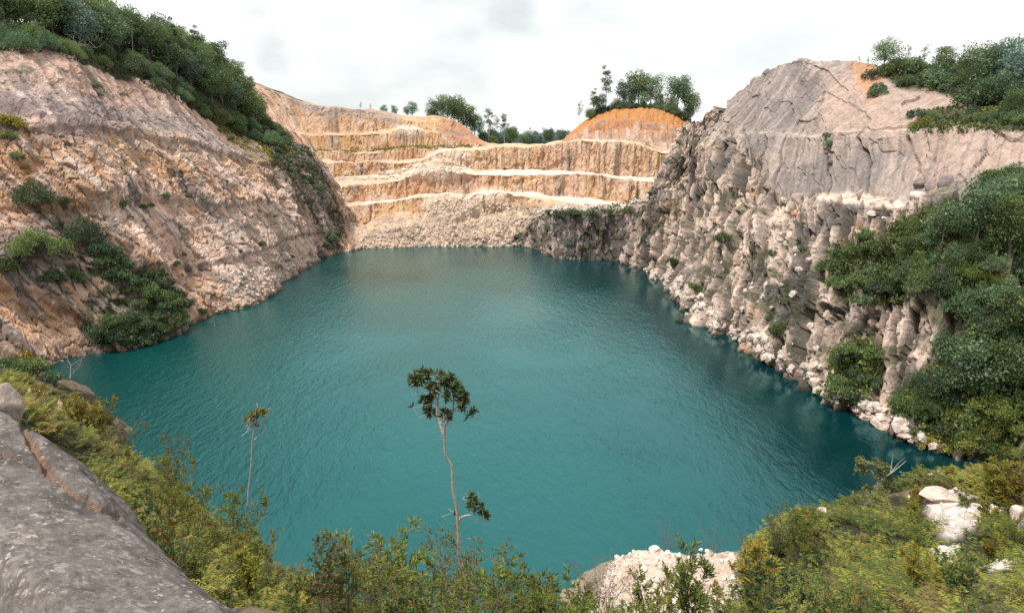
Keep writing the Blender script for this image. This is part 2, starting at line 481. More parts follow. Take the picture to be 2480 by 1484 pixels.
# talus piles lying against the faces
def pile(cx, cy, rx, ry, hgt):
    m = np.clip(1 - ((px - cx) / rx) ** 2 - ((py - cy) / ry) ** 2, 0, 1) ** .8
    return m * hgt
bump = .75 * blurgrid(pile(1090, 505, 75, 38, 5) + pile(1190, 480, 60, 30, 2.5) + pile(1060, 418, 95, 24, 4) + pile(960, 425, 60, 14, 2) + pile(1085, 385, 60, 26, 3) + pile(1100, 560, 200, 30, 1.5) + pile(990, 322, 45, 18, 3), 3)
P = P + np.array([0, -.75, .6]) * bump[..., None] + N * np.clip(bump, 0, 1)[..., None] * (.18 * mid)[..., None]
n1, n2, n3 = fbm(P / 8, 4, 41), fbm(P / 2, 4, 42), fbm(P / 25, 3, 43)
col = lerp(TAN * 1.08, ORANGE * np.array([1.1, 1.22, 1.5]), sstep(-.35, .5, n1 + .3 * rill))
col = lerp(col, PINK * 1.05, sstep(-.1, .5, n3) * .45)
col = lerp(col, OCHRE, sstep(.2, .6, fbm(P / 11, 3, 44)) * .55)
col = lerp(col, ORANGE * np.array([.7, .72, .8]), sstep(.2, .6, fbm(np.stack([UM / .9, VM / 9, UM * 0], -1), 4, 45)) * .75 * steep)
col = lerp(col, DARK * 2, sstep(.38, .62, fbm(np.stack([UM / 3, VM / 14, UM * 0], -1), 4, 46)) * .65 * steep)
col = lerp(col, PALE, sstep(.25, .6, n2 + .3 * h2) * .55)
col = lerp(col, np.array([.56, .42, .30]), sstep(1150, 1500, px) * (py < 500) * .45 * sstep(-.5, .3, n1 + n2))
col = lerp(col, np.array([.60, .46, .35]), .08 + 0 * VR)
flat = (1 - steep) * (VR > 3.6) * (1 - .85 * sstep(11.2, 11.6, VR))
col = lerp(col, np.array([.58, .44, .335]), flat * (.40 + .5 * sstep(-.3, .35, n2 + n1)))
col = lerp(col, np.array([.66, .55, .46]), np.clip(bump * .6, 0, 1) * (.65 + .3 * n2))
rubc = lerp(np.array([.40, .315, .25]), np.array([.58, .44, .32]), sstep(-.4, .4, n2 + n1))
col = lerp(col, rubc, rub * .85)
road = polymask(px, py + 2 * n2, [(884,497),(1000,483),(1090,477),(1270,472),(1320,479),(1440,499),(1560,500),(1560,486),(1440,483),(1320,468),(1270,463),(1090,469),(1000,475),(884,490)], 2.5)
col = lerp(col, np.array([.78, .65, .54]), road * .8 * (1 - steep))
road2 = polymask(px, py + 2 * n2, [(1130,421),(1271,424),(1394,422),(1470,429),(1600,443),(1600,430),(1500,424),(1423,417),(1340,410),(1271,408),(1190,414)], 2.5)
col = lerp(col, np.array([.78, .65, .54]), road2 * .75 * (1 - steep))
# grey weathered crest of the upper wall, pale slope to its left
col = lerp(col, GREY * 1.1, polymask(px + 8 * n2, py + 8 * n1, [(800,255),(960,270),(975,300),(900,292),(840,285),(790,290),(720,262),(640,215),(720,238)], 8) * .65)
col = lerp(col, PALE * np.array([.98, .88, .85]), polymask(px + 10 * n1, py + 8 * n2, [(600,200),(700,240),(720,300),(760,370),(700,360),(640,300)], 10) * .6)
col = lerp(col, np.array([.35, .15, .07]), polymask(px + 6 * n1, py + 5 * n2, [(1075,288),(1110,290),(1180,352),(1120,350),(1060,318)], 8) * .6)
col = lerp(col, GREY, sstep(.1, .5, n1) * polymask(px, py, [(1040,310),(1080,305),(1170,352),(1080,335)], 8) * .7)
# grass-grown edges of the upper benches
col = lerp(col, np.array([.20, .16, .06]), polymask(px, py + 3 * n2, [(760,360),(1000,354),(1100,352),(1100,358),(940,366),(760,372)], 2.5) * sstep(-.2, .3, n2 + n1) * .7)
col = lerp(col, MOSS * 1.2, sstep(15.2, 15.6, VR))
col = lerp(col, col * .5, (1 - sstep(.1, .6, P[..., 2])))
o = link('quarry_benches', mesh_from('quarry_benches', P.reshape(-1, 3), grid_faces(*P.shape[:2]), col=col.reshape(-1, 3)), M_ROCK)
tag(o, kind='structure'); keep('B', P)

# ------------------------------------------------------------------ orange mound at the back
GX = [1320, 1355, 1390, 1430, 1470, 1530, 1590, 1640, 1675, 1710, 1760]
gtop = [356, 344, 312, 283, 265, 259, 262, 277, 305, 340, 356]
gb = [360, 352, 350, 352, 355, 358, 365, 370, 372, 370, 366]
rows = []
fr = [0, .18, .22, .42, .46, .66, .70, .9, 1.0]; gy = [262, 269, 272, 278, 281, 287, 290, 298, 304]
for f, Y in zip(fr, gy):
    rows.append(np.array([at(x, b + (t - b) * f, Y) for x, t, b in zip(GX, gtop, gb)]))
rows.append(rows[-1] + np.array([0, 30, -6])); rows.append(rows[-1] + np.array([0, 30, -10]))
rows = [rows[0] + np.array([0, -2, -6])] + rows
P, VR, VM, UM = loft(rows, .4); P = blurgrid(P, 2); N = normals(P)
if N[..., 2].mean() < 0: N = -N
low, mid, n2 = fbm(P / 12, 3, 51), fbm(P / 3, 4, 52), fbm(P / 1.2, 3, 53)
rill = fbm(np.stack([UM / 1.0, VM / 10, UM * 0], -1), 4, 54)
P = P + N * (.6 * low + .3 * mid + .5 * np.minimum(rill, .25) + .15 * n2)[..., None]
col = lerp(np.array([.40, .185, .085]), np.array([.36, .22, .15]), sstep(-.2, .4, mid + .4 * rill))
k = VR / 8.0
col = lerp(col, np.array([.38, .265, .20]), (1 - sstep(.35, .72, k + .12 * low)) * .85)
col = lerp(col, PALE * .9, sstep(.25, .6, rill + .5 * mid) * .5 * (1 - sstep(.6, .8, k)))
col = lerp(col, np.array([.20, .12, .08]), sstep(.2, .6, fbm(np.stack([UM / 4, VM / 6, UM * 0], -1), 4, 55)) * .55 * (1 - sstep(.7, .85, k)))
col = lerp(col, np.array([.45, .20, .06]), sstep(.72, .85, k) * .65)
col = lerp(col, MOSS * 1.2, sstep(9.2, 9.5, VR))
o = link('orange_mound', mesh_from('orange_mound', P.reshape(-1, 3), grid_faces(*P.shape[:2]), col=col.reshape(-1, 3)), M_ROCK)
tag(o, kind='structure'); keep('G', P)

# ------------------------------------------------------------------ low dark cliff between benches and right wall
FX = [1235, 1262, 1295, 1345, 1400, 1460, 1520, 1575, 1640]
fb = [597, 598, 606, 624, 628, 631, 635, 640, 650]
ft = [592, 572, 528, 517, 515, 517, 510, 490, 470]
yb = [atz(x, y)[1] for x, y in zip(FX, fb)]
rows = [np.array([atz(x, y) for x, y in zip(FX, fb)]),
        np.array([at(x, t, Y + 3) for x, t, Y in zip(FX, ft, yb)]),
        np.array([at(x, t - 8, Y + 14) for x, t, Y in zip(FX, ft, yb)]),
        np.array([at(x, min(t - 14, 500), 222) for x, t in zip(FX, ft)])]
rows.append(rows[-1] + np.array([0, 6, -6]))
rows = add_base(rows, 6)
P, VR, VM, UM = loft(rows, .28); N = normals(P)
if N[..., 1].mean() > 0: N = -N
low, mid, n2, w = fbm(P / 9, 3, 61), fbm(P / 3, 4, 62), fbm(P / 1.2, 3, 63), fbm(P / 5, 3, 64)
h1, _ = facets(np.stack([UM / 2.6 + w * .4, VM / 12 + w * .2], -1), 65, 1.0, .9, True)
h2, _ = facets(np.stack([UM / 1.0 + w * .5, VM / 2.2 + w * .5], -1), 66, 1.1, .9, True)
P = P + N * (.8 * low + 1.2 * h1 + .5 * h2 + .3 * mid)[..., None]
col = lerp(np.array([.40, .31, .26]), GREY, sstep(-.2, .3, mid + low))
col = lerp(col, DARK, sstep(.0, .4, fbm(np.stack([UM / 3.5, VM / 25, UM * 0], -1), 3, 67) + .2) * (1 - sstep(2.0, 2.2, VR)) * .85)
col = lerp(col, PALE, sstep(.2, .5, n2 + .4 * h2) * .45)
col = lerp(col, MOSS, sstep(.2, .5, fbm(P / 2.5, 4, 68) + .5 * sstep(1.7, 2.1, VR) - .1) * .8)
col = lerp(col, np.array([.6, .5, .42]), sstep(2.6, 3.2, VR) * .6)
o = link('low_cliff', mesh_from('low_cliff', P.reshape(-1, 3), grid_faces(*P.shape[:2]), col=col.reshape(-1, 3)), M_ROCK)
tag(o, kind='structure'); keep('F', P)

# ================================================================== RIGHT WALL
RS = [ # base, mid, bench edge, bench inner, ledge edge, ledge inner, upper mid, crest
 [(1545,622),(1575,560),(1600,505),(1610,480),(1635,405),(1638,400),(1660,365),(1680,330)],
 [(1515,634),(1535,570),(1555,520),(1572,485),(1603,410),(1606,405),(1632,360),(1652,322)],
 [(1550,650),(1585,565),(1605,485),(1615,455),(1642,385),(1645,380),(1660,340),(1674,297)],
 [(1612,688),(1662,570),(1692,470),(1702,440),(1722,340),(1727,335),(1755,285),(1782,229)],
 [(1697,784),(1757,630),(1795,490),(1800,470),(1838,326),(1842,320),(1852,250),(1852,176)],
 [(1790,836),(1847,650),(1885,490),(1890,474),(1926,328),(1930,321),(1925,235),(1908,150)],
 [(1900,896),(1948,690),(1990,488),(1990,472),(2010,328),(2014,320),(1998,235),(1962,145)],
 [(1990,962),(2052,730),(2110,498),(2112,478),(2130,324),(2134,317),(2110,240),(2062,150)],
 [(2090,1008),(2162,760),(2220,492),(2222,465),(2250,312),(2254,303),(2225,240),(2165,160)],
 [(2182,1062),(2272,800),(2330,482),(2332,452),(2370,306),(2374,296),(2350,235),(2300,172)],
 [(2300,1116),(2420,840),(2480,500),(2482,440),(2500,308),(2504,297),(2490,240),(2450,185)],
 [(2520,1170),(2700,860),(2750,520),(2750,450),(2750,310),(2752,300),(2740,250),(2700,205)],
 [(2760,1240),(3000,880),(3080,540),(3080,460),(3080,320),(3082,310),(3060,260),(3020,220)],
]
ro = [0, 5, 12, 22, 27, 33, 44, 60]
rows = [[] for _ in ro]
for k, st in enumerate(RS):
    y0 = 205 if k == 0 else atz(*st[0])[1]
    sc = 1.0 if k > 2 else .5
    for r, (px, py) in enumerate(st):
        rows[r].append(at(px, py, y0) * np.array([1, 1, 0]) if r == 0 else at(px, py, y0 + ro[r] * sc))
rows = [np.array(r) for r in rows]
rows.append(rows[-1] + np.array([12, 18, -1.5])); rows.append(rows[-1] + np.array([40, 30, -8]))
rows = add_base(rows, 6, np.array([-2, 0]))
P, VR, VM, UM = loft(rows, .19)
P = blurgrid(P, 4); N = blurgrid(normals(P), 6); N /= np.linalg.norm(N, axis=-1, keepdims=True)
if N[..., 2].mean() < 0: N = -N
low, mid, w = fbm(P / 14, 3, 71), fbm(P / 4, 4, 72), fbm(P / 6, 3, 73)
px, py, _ = proj(P)
smooth = np.clip(polymask(px + 22 * low + 12 * mid, py + 20 * mid, [(1700,330),(1780,240),(1850,160),(1910,140),(2600,140),(2600,470),(2300,470),(1990,485),(1930,480),(1880,470),(1840,400),(1800,330)], 22) + sstep(6.9, 7.2, VR) * (px > 1760), 0, 1)
h1, e1 = facets(np.stack([UM / 3.4 + w * .18 + VM * .04, VM / 15 + w * .2], -1), 74, .9, .9, True)
h2, e2 = facets(np.stack([UM / 1.5 + w * .2 + VM * .06, VM / 4.0 + w * .2 + UM * .08], -1), 75, 1.1, .9, True)
h3, e3 = facets(np.stack([UM / .75 + w * .25 + VM * .2, VM / 1.3 + w * .2], -1), 76, 1.0, .9, True)
h4, e4 = facets(np.stack([UM / 7 + VM * .03 + w * .15, VM / 10 + w * .15], -1), 174, .55, .9, True)
a = R(-40); us, vs = UM * math.cos(a) + VM * math.sin(a), -UM * math.sin(a) + VM * math.cos(a)
slant = sstep(5.6, 6.2, VR)
rill = np.where(VR > 5.9, fbm(np.stack([us / .9, vs / 18, UM * 0], -1), 4, 77), fbm(np.stack([UM / 1.3, VM / 22, UM * 0], -1), 4, 78))
# deep vertical clefts in the smooth band
cl = np.abs(((UM + 1.6 * w + VM * .12) / 7.5) % 1 - .5)
cleft = (1 - sstep(.0, .045, cl)) * smooth * (1 - slant) * sstep(-.25, .2, fbm(P / 9, 2, 79) + .1)
disp = (1.6 - .7 * smooth) * low + (1 - smooth) * (3.0 * h1 + 1.15 * h2 + .38 * h3 + .15 * mid - .8 * (1 - sstep(.02, .10, e1)) - .35 * (1 - sstep(.02, .12, e2))) + smooth * (.65 * h4 + .25 * h1 * (1 - slant) + .12 * h2 + .12 * mid + .3 * np.minimum(rill, .2) - 1.3 * cleft - .25 * (1 - sstep(.005, .03, e4)) * (1 - slant))
disp = disp * (1 - .75 * np.exp(-((VR - 3.7) / .55) ** 2) * sstep(1950, 2000, px))
P = P + N * disp[..., None]
px, py, _ = proj(P)
n1, n2, n3 = fbm(P / 8, 4, 81), fbm(P / 2, 4, 82), fbm(P / 22, 3, 83)
col = lerp(np.array([.47, .375, .315]), np.array([.40, .30, .24]), sstep(-.3, .4, n1))
col = col * (.9 + .36 * h2 + .25 * h3)[..., None]
col = lerp(col, PALE * 1.12, sstep(.05, .45, n2 + .6 * h2) * .65)
col = lerp(col, GREY, sstep(.2, .55, n1 + .4 * h1) * .6)
col = lerp(col, np.array([.48, .27, .13]), sstep(.35, .6, fbm(P / 5, 4, 84)) * .45)
col = lerp(col, DARK * 1.3, sstep(.22, .5, fbm(np.stack([UM / 3, VM / 16, UM * 0], -1), 4, 85)) * .8)
jn = np.clip((1 - sstep(.01, .08, e1)) * .85 + (1 - sstep(.01, .08, e2)) * .6 * sstep(-.3, .2, n1), 0, .85)
col = lerp(col, DARK * np.array([1.3, 1.35, 1.2]), jn)                       # crack shade put into the joint colour, along with soil and moss
sm = lerp(np.array([.24, .208, .195]), np.array([.355, .288, .252]), sstep(-.3, .4, n1 + .3 * rill))
sm = lerp(sm, np.array([.42, .35, .31]), sstep(.2, .5, rill) * .5)
sm = lerp(sm, GREY * .75, sstep(.1, .5, fbm(np.stack([us / 2.4, vs / 25, UM * 0], -1), 4, 86)) * .6 * slant)
pinkr = polymask(px + 30 * n1, py + 16 * n2, [(2000,180),(2140,150),(2360,240),(2600,240),(2600,420),(2220,420),(2150,330),(2020,320),(1990,260)], 40)
sm = lerp(sm, np.array([.45, .32, .26]), pinkr * .6)
sm = lerp(sm, DARK * 2, (1 - sstep(.02, .07, np.abs(fbm(np.stack([UM / 2.2, VM / 9, UM * 0], -1), 4, 187)))) * .55 * sstep(-.1, .3, n1 + .4 * pinkr))
sm = lerp(sm, np.array([.50, .25, .12]), polymask(px + 12 * n1, py + 12 * n2, [(2050,150),(2150,150),(2130,215),(2110,250),(2080,200)], 18) * .7)
sm = lerp(sm, DARK * 1.6, cleft * .4)
sm = lerp(sm, PALE * .75, sstep(.35, .6, n2) * .35)
sm = lerp(sm, DARK * 2.2, sstep(.3, .6, fbm(np.stack([UM / .7, VM / 12, UM * 0], -1), 4, 186)) * .55 * (1 - slant))
col = lerp(col, sm, smooth)
dk = polymask(px + 14 * n1, py + 30 * n2, [(1835,650),(1870,690),(1960,640),(1975,760),(1930,800),(1850,790)], 16)
col = lerp(col, DARK * np.array([1.3, 1.35, 1.4]), dk * .9)  # recess patch of the wall coloured darker
col = lerp(col, MOSS, dk * sstep(0, .4, n2) * .7)
ledgec = polymask(px, py + 4 * n2, [(1975,470),(2050,466),(2180,484),(2200,505),(2120,500),(2040,488),(1985,486)], 6)
col = lerp(col, PALE * 1.15, ledgec * .9)
ledge2 = (1 - sstep(.0, .12, np.abs(VR - 5.98)))
col = lerp(col, PALE * .95, ledge2 * .5 * (px > 1780))
veg = np.clip(polymask(px + 30 * n2, py + 30 * n1, [(2190,540),(2230,490),(2600,400),(2600,1300),(2330,1110),(2230,1060),(2180,960),(2250,880),(2330,850),(2250,760),(2180,720),(2160,620)], 26)
     + polymask(px + 16 * n2, py + 16 * n1, [(2000,600),(2100,570),(2180,650),(2180,730),(2020,720)], 20) + polymask(px + 14 * n2, py + 14 * n1, [(2010,860),(2120,800),(2130,900),(2090,980),(1980,960)], 16), 0, 1)
topveg = polymask(px + 10 * n2, py + 10 * n1, [(2120,150),(2600,100),(2600,300),(2360,262),(2280,225),(2180,215),(2150,185)], 9) + polymask(px + 10 * n2, py + 6 * n1, [(2190,322),(2260,262),(2600,270),(2600,320),(2440,322),(2300,300)], 7)
col = lerp(col, MOSS * 1.1, np.clip(veg * .85 + topveg * .95, 0, 1))
col = lerp(col, MOSS * 1.2, sstep(.2, .45, fbm(P / 2.2, 4, 87) + .25 * n1) * (1 - smooth) * .7)
col = lerp(col, MOSS * 1.1, sstep(9.15, 9.4, VR))
col = lerp(col, col * .5, (1 - sstep(.1, .7, P[..., 2])))
o = link('right_cliff', mesh_from('right_cliff', P.reshape(-1, 3), grid_faces(*P.shape[:2]), col=col.reshape(-1, 3)), M_ROCK)
tag(o, kind='structure'); keep('R', P)

# ================================================================== NEAR SLOPE (height field)
ctrl = [(0,0,28.2),(-4,-10,29.5),(10,-10,29.5),(7,3,26.5),(0,5,25.2),(0,10,20.5),(0,15,16),(0,20,12),(0,25,8.2),(0,30,4.2),(0,36,-1),(0,50,-7),
        (-6,5,26.4),(-7,12,21),(-10,22,14.2),(-10,28,9.5),(-12,36,0),(-25,50,-1),(-36,58,-.5),(-30,70,-6),(-45,80,-4),
        (-80,40,30),(-64,50,14),(-40,18,27),(-25,6,29),(-60,-10,31),(60,-10,30),(40,5,26),(30,-5,28),
        (6,20,12),(8,28,7),(22,46,-1),(30,52,-1),(12,52,-5),(20,62,-7),(0,70,-8),(-75,85,2),(-20,60,-6),(40,60,-1.5),(50,62,-3),(62,62,-2),(45,75,-6),(60,80,-6),(48,50,5),(60,45,12),(36,53,-.5)]
ctrl = [np.array(c, float) for c in ctrl]
for c in [(400,1200,30),(300,1110,38),(150,1010,48),(0,905,60),(-150,850,70),(600,1390,21),(300,1260,20),(480,1290,24),
          (1600,1335,43),(1490,1355,42),(1780,1340,42),(1600,1484,30),(1440,1490,31),(1790,1440,33),
          (1900,1265,30),(2130,1205,36),(2270,1175,42),(2480,1160,39),(2480,1484,14),(1900,1484,17),(2200,1350,24),(2400,1250,29),(2040,1380,22),(1830,1380,26)]:
    ctrl.append(at(*c))
for c in [(230,962),(150,905)]: ctrl.append(atz(*c))
ctrl += [np.array([8,46.5,-1.5]), np.array([14,46.5,-1.5]), np.array([3,44,-1.5])]
K = np.array(ctrl)
def tps_k(d2): return np.where(d2 > 0, d2 * np.log(d2 + 1e-12), 0)
nK = len(K); A = np.zeros((nK + 3, nK + 3)); D2 = ((K[:, None, :2] - K[None, :, :2]) ** 2).sum(-1)
A[:nK, :nK] = tps_k(D2) + np.eye(nK) * 2.0; A[:nK, nK] = 1; A[:nK, nK + 1:] = K[:, :2]; A[nK:, :nK] = A[:nK, nK:].T
Wt = np.linalg.solve(A, np.concatenate([K[:, 2], np.zeros(3)]))
def near_z(X, Y):
    s = X.shape; X, Y = X.ravel(), Y.ravel(); z = Wt[nK] + Wt[nK + 1] * X + Wt[nK + 2] * Y
    for k in range(nK): z = z + Wt[k] * tps_k((X - K[k, 0]) ** 2 + (Y - K[k, 1]) ** 2)
    return z.reshape(s)
gx = np.arange(-78, 62, .24); gy_ = np.arange(-14, 82, .24)
X, Y = np.meshgrid(gx, gy_)
Z = near_z(X, Y)
P = np.stack([X, Y, Z], -1)
low, mid, fine = fbm(P / 6, 3, 91), fbm(P / 1.6, 4, 92), fbm(P / .6, 3, 93)
hh, _ = facets(np.stack([X / 1.6 + low * .5, Y / 1.6 + mid * .4], -1), 94, 1.6)
px, py, dep = proj(P)
ok = dep > 1
GRAV = [(1490,1350),(1560,1322),(1700,1322),(1790,1345),(1800,1400),(1790,1484),(1820,1600),(1380,1600),(1440,1470)]
WROCK = [[(2235,1215),(2330,1195),(2440,1235),(2380,1280),(2300,1300),(2250,1255)],[(2250,1330),(2330,1310),(2330,1370),(2270,1375)],[(2340,1375),(2440,1360),(2480,1390),(2400,1400)],[(2440,1230),(2500,1215),(2500,1290),(2460,1280)]]
LROCK = [(580,1320),(690,1350),(760,1430),(720,1500),(640,1430)]
grav = polymask(px + 12 * mid, py + 10 * fine, GRAV, 12) * ok
wr = sum(polymask(px + 12 * mid, py + 10 * fine, p, 7) for p in WROCK) * ok
lr = polymask(px + 10 * mid, py + 8 * fine, LROCK, 10) * ok
P[..., 2] += (.45 * low + .22 * mid + .08 * fine) * sstep(2, 6, np.hypot(X, Y)) + wr * (.28 * hh + .35) + grav * (.12 * fine + .15 * hh) + lr * .4 * hh
BARE = np.clip(wr + grav + (lr if False else 0), 0, 1).ravel()
soil = lerp(SOIL * .5, np.array([.028, .032, .016]), sstep(-.3, .3, mid))
soil = lerp(soil, np.array([.22, .17, .12]), sstep(.35, .7, low + .5 * fine) * .7)
shore = 1 - sstep(.8, 2.6, Z + low)
col = lerp(soil, np.array([.34, .27, .21]), shore * .7 * sstep(-20, 0, X))
col = lerp(col, lerp(np.array([.46, .36, .29]), np.array([.58, .47, .395]), sstep(-.3, .3, mid + fine * .5)), np.clip(grav, 0, 1))
col = lerp(col, lerp(np.array([.44, .37, .32]), np.array([.68, .60, .55]), sstep(-.3, .3, mid + fine * .6)), np.clip(wr, 0, 1))
col = lerp(col, np.array([.17, .13, .105]), np.clip(lr, 0, 1) * .8)
o = link('near_slope', mesh_from('near_slope', P.reshape(-1, 3), grid_faces(*P.shape[:2]), col=col.reshape(-1, 3)), M_ROCKNEAR)
tag(o, kind='structure'); keep('N', P)
PN = P
def ground(x, y):
    i = int(np.clip((y + 14) / .24, 0, PN.shape[0] - 1)); j = int(np.clip((x + 78) / .24, 0, PN.shape[1] - 1))
    return float(PN[i, j, 2])

# ================================================================== OUTER GROUND reaching the horizon
def outer_ground():
    ax = np.concatenate([-np.geomspace(1200, 150, 20), np.linspace(-140, 120, 53), np.geomspace(130, 1200, 20)])
    ay = np.concatenate([-np.geomspace(1200, 30, 18), np.linspace(-14, 330, 70), np.geomspace(345, 1600, 24)])
    X, Y = np.meshgrid(ax, ay)
    inside = (X > -125) & (X < 112) & (Y > -12) & (Y < 318)
    Q = np.stack([X, Y, X * 0], -1)
    Z = 27.2 + 1.5 * fbm(Q / 120, 3, 101) + sstep(700, 1500, np.hypot(X, Y)) * (3 + 4 * fbm(Q / 900, 3, 102))
    Z = np.where(inside, -12, Z)
    P = np.stack([X, Y, Z], -1)
    n = fbm(P / 60, 3, 103)
    col = lerp(np.array([.05, .06, .028]), np.array([.09, .09, .045]), sstep(-.3, .3, n)).reshape(-1, 3)
    o = link('ground', mesh_from('ground', P.reshape(-1, 3), grid_faces(*X.shape), col=col), M_ROCK)
    tag(o, kind='structure')
outer_ground()

# ================================================================== WATER
def water():
    t = NT('lake_water')
    tc = t.n('ShaderNodeTexCoord').outputs['Object']
    mp = t.n('ShaderNodeMapping'); mp.inputs['Rotation'].default_value = (0, 0, R(24)); mp.inputs['Scale'].default_value = (1, .42, 1)
    t.l(tc, mp.inputs['Vector'])
    a = t.noise(mp.outputs[0], .9, 4, .6, .6); b = t.noise(mp.outputs[0], 2.6, 4, .6, .4); g = t.noise(tc, .045, 3, .5, .5)
    ad = t.n('ShaderNodeMath', operation='MULTIPLY_ADD'); ad.inputs[1].default_value = .45
    t.l(b.outputs['Fac'], ad.inputs[0]); t.l(a.outputs['Fac'], ad.inputs[2])
    bp = t.n('ShaderNodeBump'); bp.inputs['Distance'].default_value = .24
    gr = t.ramp(g.outputs['Fac'], [(.36, .38), (.64, .9)])
    sx = t.n('ShaderNodeSeparateXYZ'); t.l(tc, sx.inputs[0])
    calm = t.n('ShaderNodeMapRange'); calm.inputs['From Min'].default_value = 12; calm.inputs['From Max'].default_value = 30; calm.inputs['To Min'].default_value = 1; calm.inputs['To Max'].default_value = .25
    t.l(sx.outputs['X'], calm.inputs['Value']); mm = t.n('ShaderNodeMath', operation='MULTIPLY'); t.l(gr.outputs['Color'], mm.inputs[0]); t.l(calm.outputs['Result'], mm.inputs[1])
    t.l(mm.outputs[0], bp.inputs['Strength']); t.l(ad.outputs[0], bp.inputs['Height'])
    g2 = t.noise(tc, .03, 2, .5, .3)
    wall_shade = t.n('ShaderNodeMapRange', interpolation_type='SMOOTHSTEP'); wall_shade.inputs['From Min'].default_value = 2; wall_shade.inputs['From Max'].default_value = 34; wall_shade.inputs['To Min'].default_value = .16; wall_shade.inputs['To Max'].default_value = -.22  # body colour darkens towards the right wall, painting in the cliff's dark reflection
    sx0 = t.n('ShaderNodeSeparateXYZ'); t.l(tc, sx0.inputs[0]); t.l(sx0.outputs['X'], wall_shade.inputs['Value'])
    ga = t.n('ShaderNodeMath', operation='ADD'); t.l(g2.outputs['Fac'], ga.inputs[0]); t.l(wall_shade.outputs['Result'], ga.inputs[1])
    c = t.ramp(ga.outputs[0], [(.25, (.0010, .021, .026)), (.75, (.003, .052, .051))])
    dif = t.n('ShaderNodeBsdfDiffuse'); gl = t.n('ShaderNodeBsdfGlossy'); gl.inputs['Roughness'].default_value = .10; gl.inputs['Color'].default_value = (.36, .88, .90, 1)
    t.l(c.outputs['Color'], dif.inputs['Color']); t.l(bp.outputs[0], gl.inputs['Normal'])
    fr = t.n('ShaderNodeFresnel'); fr.inputs['IOR'].default_value = 2.0; t.l(bp.outputs[0], fr.inputs['Normal'])
    tint = t.ramp(fr.outputs[0], [(.16, (.33, .86, .88)), (.42, (.74, .93, .95))]); t.l(tint.outputs['Color'], gl.inputs['Color'])
    ms = t.n('ShaderNodeMixShader'); t.l(fr.outputs[0], ms.inputs['Fac']); t.l(dif.outputs[0], ms.inputs[1]); t.l(gl.outputs[0], ms.inputs[2])
    t.l(ms.outputs[0], t.out.inputs['Surface'])
    V = [(-85, 15, 0), (70, 15, 0), (70, 235, 0), (-85, 235, 0)]
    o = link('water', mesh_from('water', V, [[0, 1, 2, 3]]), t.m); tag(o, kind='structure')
water()

# ================================================================== FOLIAGE BUILDERS
def leaf_quads(c, axis, side, ln, wd, fold=.0):
    """rhombic leaves: c base points, axis direction, side direction"""
    n = len(c); ln = np.asarray(ln).reshape(-1, 1); wd = np.asarray(wd).reshape(-1, 1)
    V = np.empty((n, 4, 3))
    V[:, 0] = c; V[:, 1] = c + axis * ln * .5 + side * wd * .5
    V[:, 2] = c + axis * ln; V[:, 3] = c + axis * ln * .5 - side * wd * .5
    return V.reshape(-1, 3), np.arange(n * 4).reshape(-1, 4)

def leaf_fold(c, axis, side, ln, wd, fold=.3):
    n = len(c); ln = np.asarray(ln).reshape(-1, 1); wd = np.asarray(wd).reshape(-1, 1); nr = np.cross(axis, side)
    V = np.empty((n, 6, 3)); up = nr * wd * fold
    V[:, 0] = c; V[:, 3] = c + axis * ln - nr * ln * .10
    V[:, 1] = c + axis * ln * .32 + side * wd * .46 + up; V[:, 2] = c + axis * ln * .68 + side * wd * .42 + up * .7 - nr * ln * .03
    V[:, 5] = c + axis * ln * .32 - side * wd * .46 + up; V[:, 4] = c + axis * ln * .68 - side * wd * .42 + up * .7 - nr * ln * .03
    b = np.arange(n)[:, None] * 6
    F = np.concatenate([b + np.array([[0, 1, 2, 3]]), b + np.array([[0, 3, 4, 5]])])
    return V.reshape(-1, 3), F

def unit(v): return v / (np.linalg.norm(v, axis=-1, keepdims=True) + 1e-9)

def tube(path, rad, sides=6):
    path = np.asarray(path, float); n = len(path); V = []
    for i in range(n):
        d = path[min(i + 1, n - 1)] - path[max(i - 1, 0)]; d = d / (np.linalg.norm(d) + 1e-9)
        a = np.cross(d, [0, 0, 1.0]) if abs(d[2]) < .9 else np.cross(d, [1.0, 0, 0]); a /= np.linalg.norm(a); b = np.cross(d, a)
        for s in range(sides):
            t = 2 * math.pi * s / sides
            V.append(path[i] + (a * math.cos(t) + b * math.sin(t)) * rad[i])
    F = [[i * sides + s, i * sides + (s + 1) % sides, (i + 1) * sides + (s + 1) % sides, (i + 1) * sides + s] for i in range(n - 1) for s in range(sides)]
    return np.array(V), np.array(F)

class Acc:
    def __init__(s): s.V, s.F, s.C, s.n = [], [], [], 0
    def add(s, V, F, col=None):
        s.V.append(V); s.F.append(np.asarray(F) + s.n); s.n += len(V)
        s.C.append(np.broadcast_to(np.asarray(col if col is not None else (.2, .2, .2), float), (len(V), 3)))
    def mesh(s, name, mat, smooth=False):
        me = mesh_from(name, np.concatenate(s.V), np.concatenate(s.F), col=np.concatenate(s.C), smooth=smooth)
        me.materials.append(mat); return me

def cloud_leaves(acc, rng, centre, rad, n, size, cols, flat=.75, droop=.15):
    d = unit(rng.normal(size=(n, 3)))
    r = rad * (rng.random(n) ** .45)
    p = centre + d * r[:, None] * np.array([1, 1, flat])
    ax = unit(rng.normal(size=(n, 3)) * .8 + d * .9 - np.array([0, 0, droop])); sd = unit(np.cross(ax, rng.normal(size=(n, 3))))
    ln = size * (.6 + .8 * rng.random(n))
    V, F = leaf_quads(p, ax, sd, ln, ln * .62)
    w = rng.random(n)
    c = np.asarray(cols[0]) * (1 - w[:, None]) + np.asarray(cols[1]) * w[:, None]
    c = c * (.75 + .5 * rng.random()) * np.where(rng.random((n, 1)) < .12, np.array([1.75, 1.6, 1.2]), 1.0)
    acc.add(V, F, np.repeat(c, 4, axis=0))

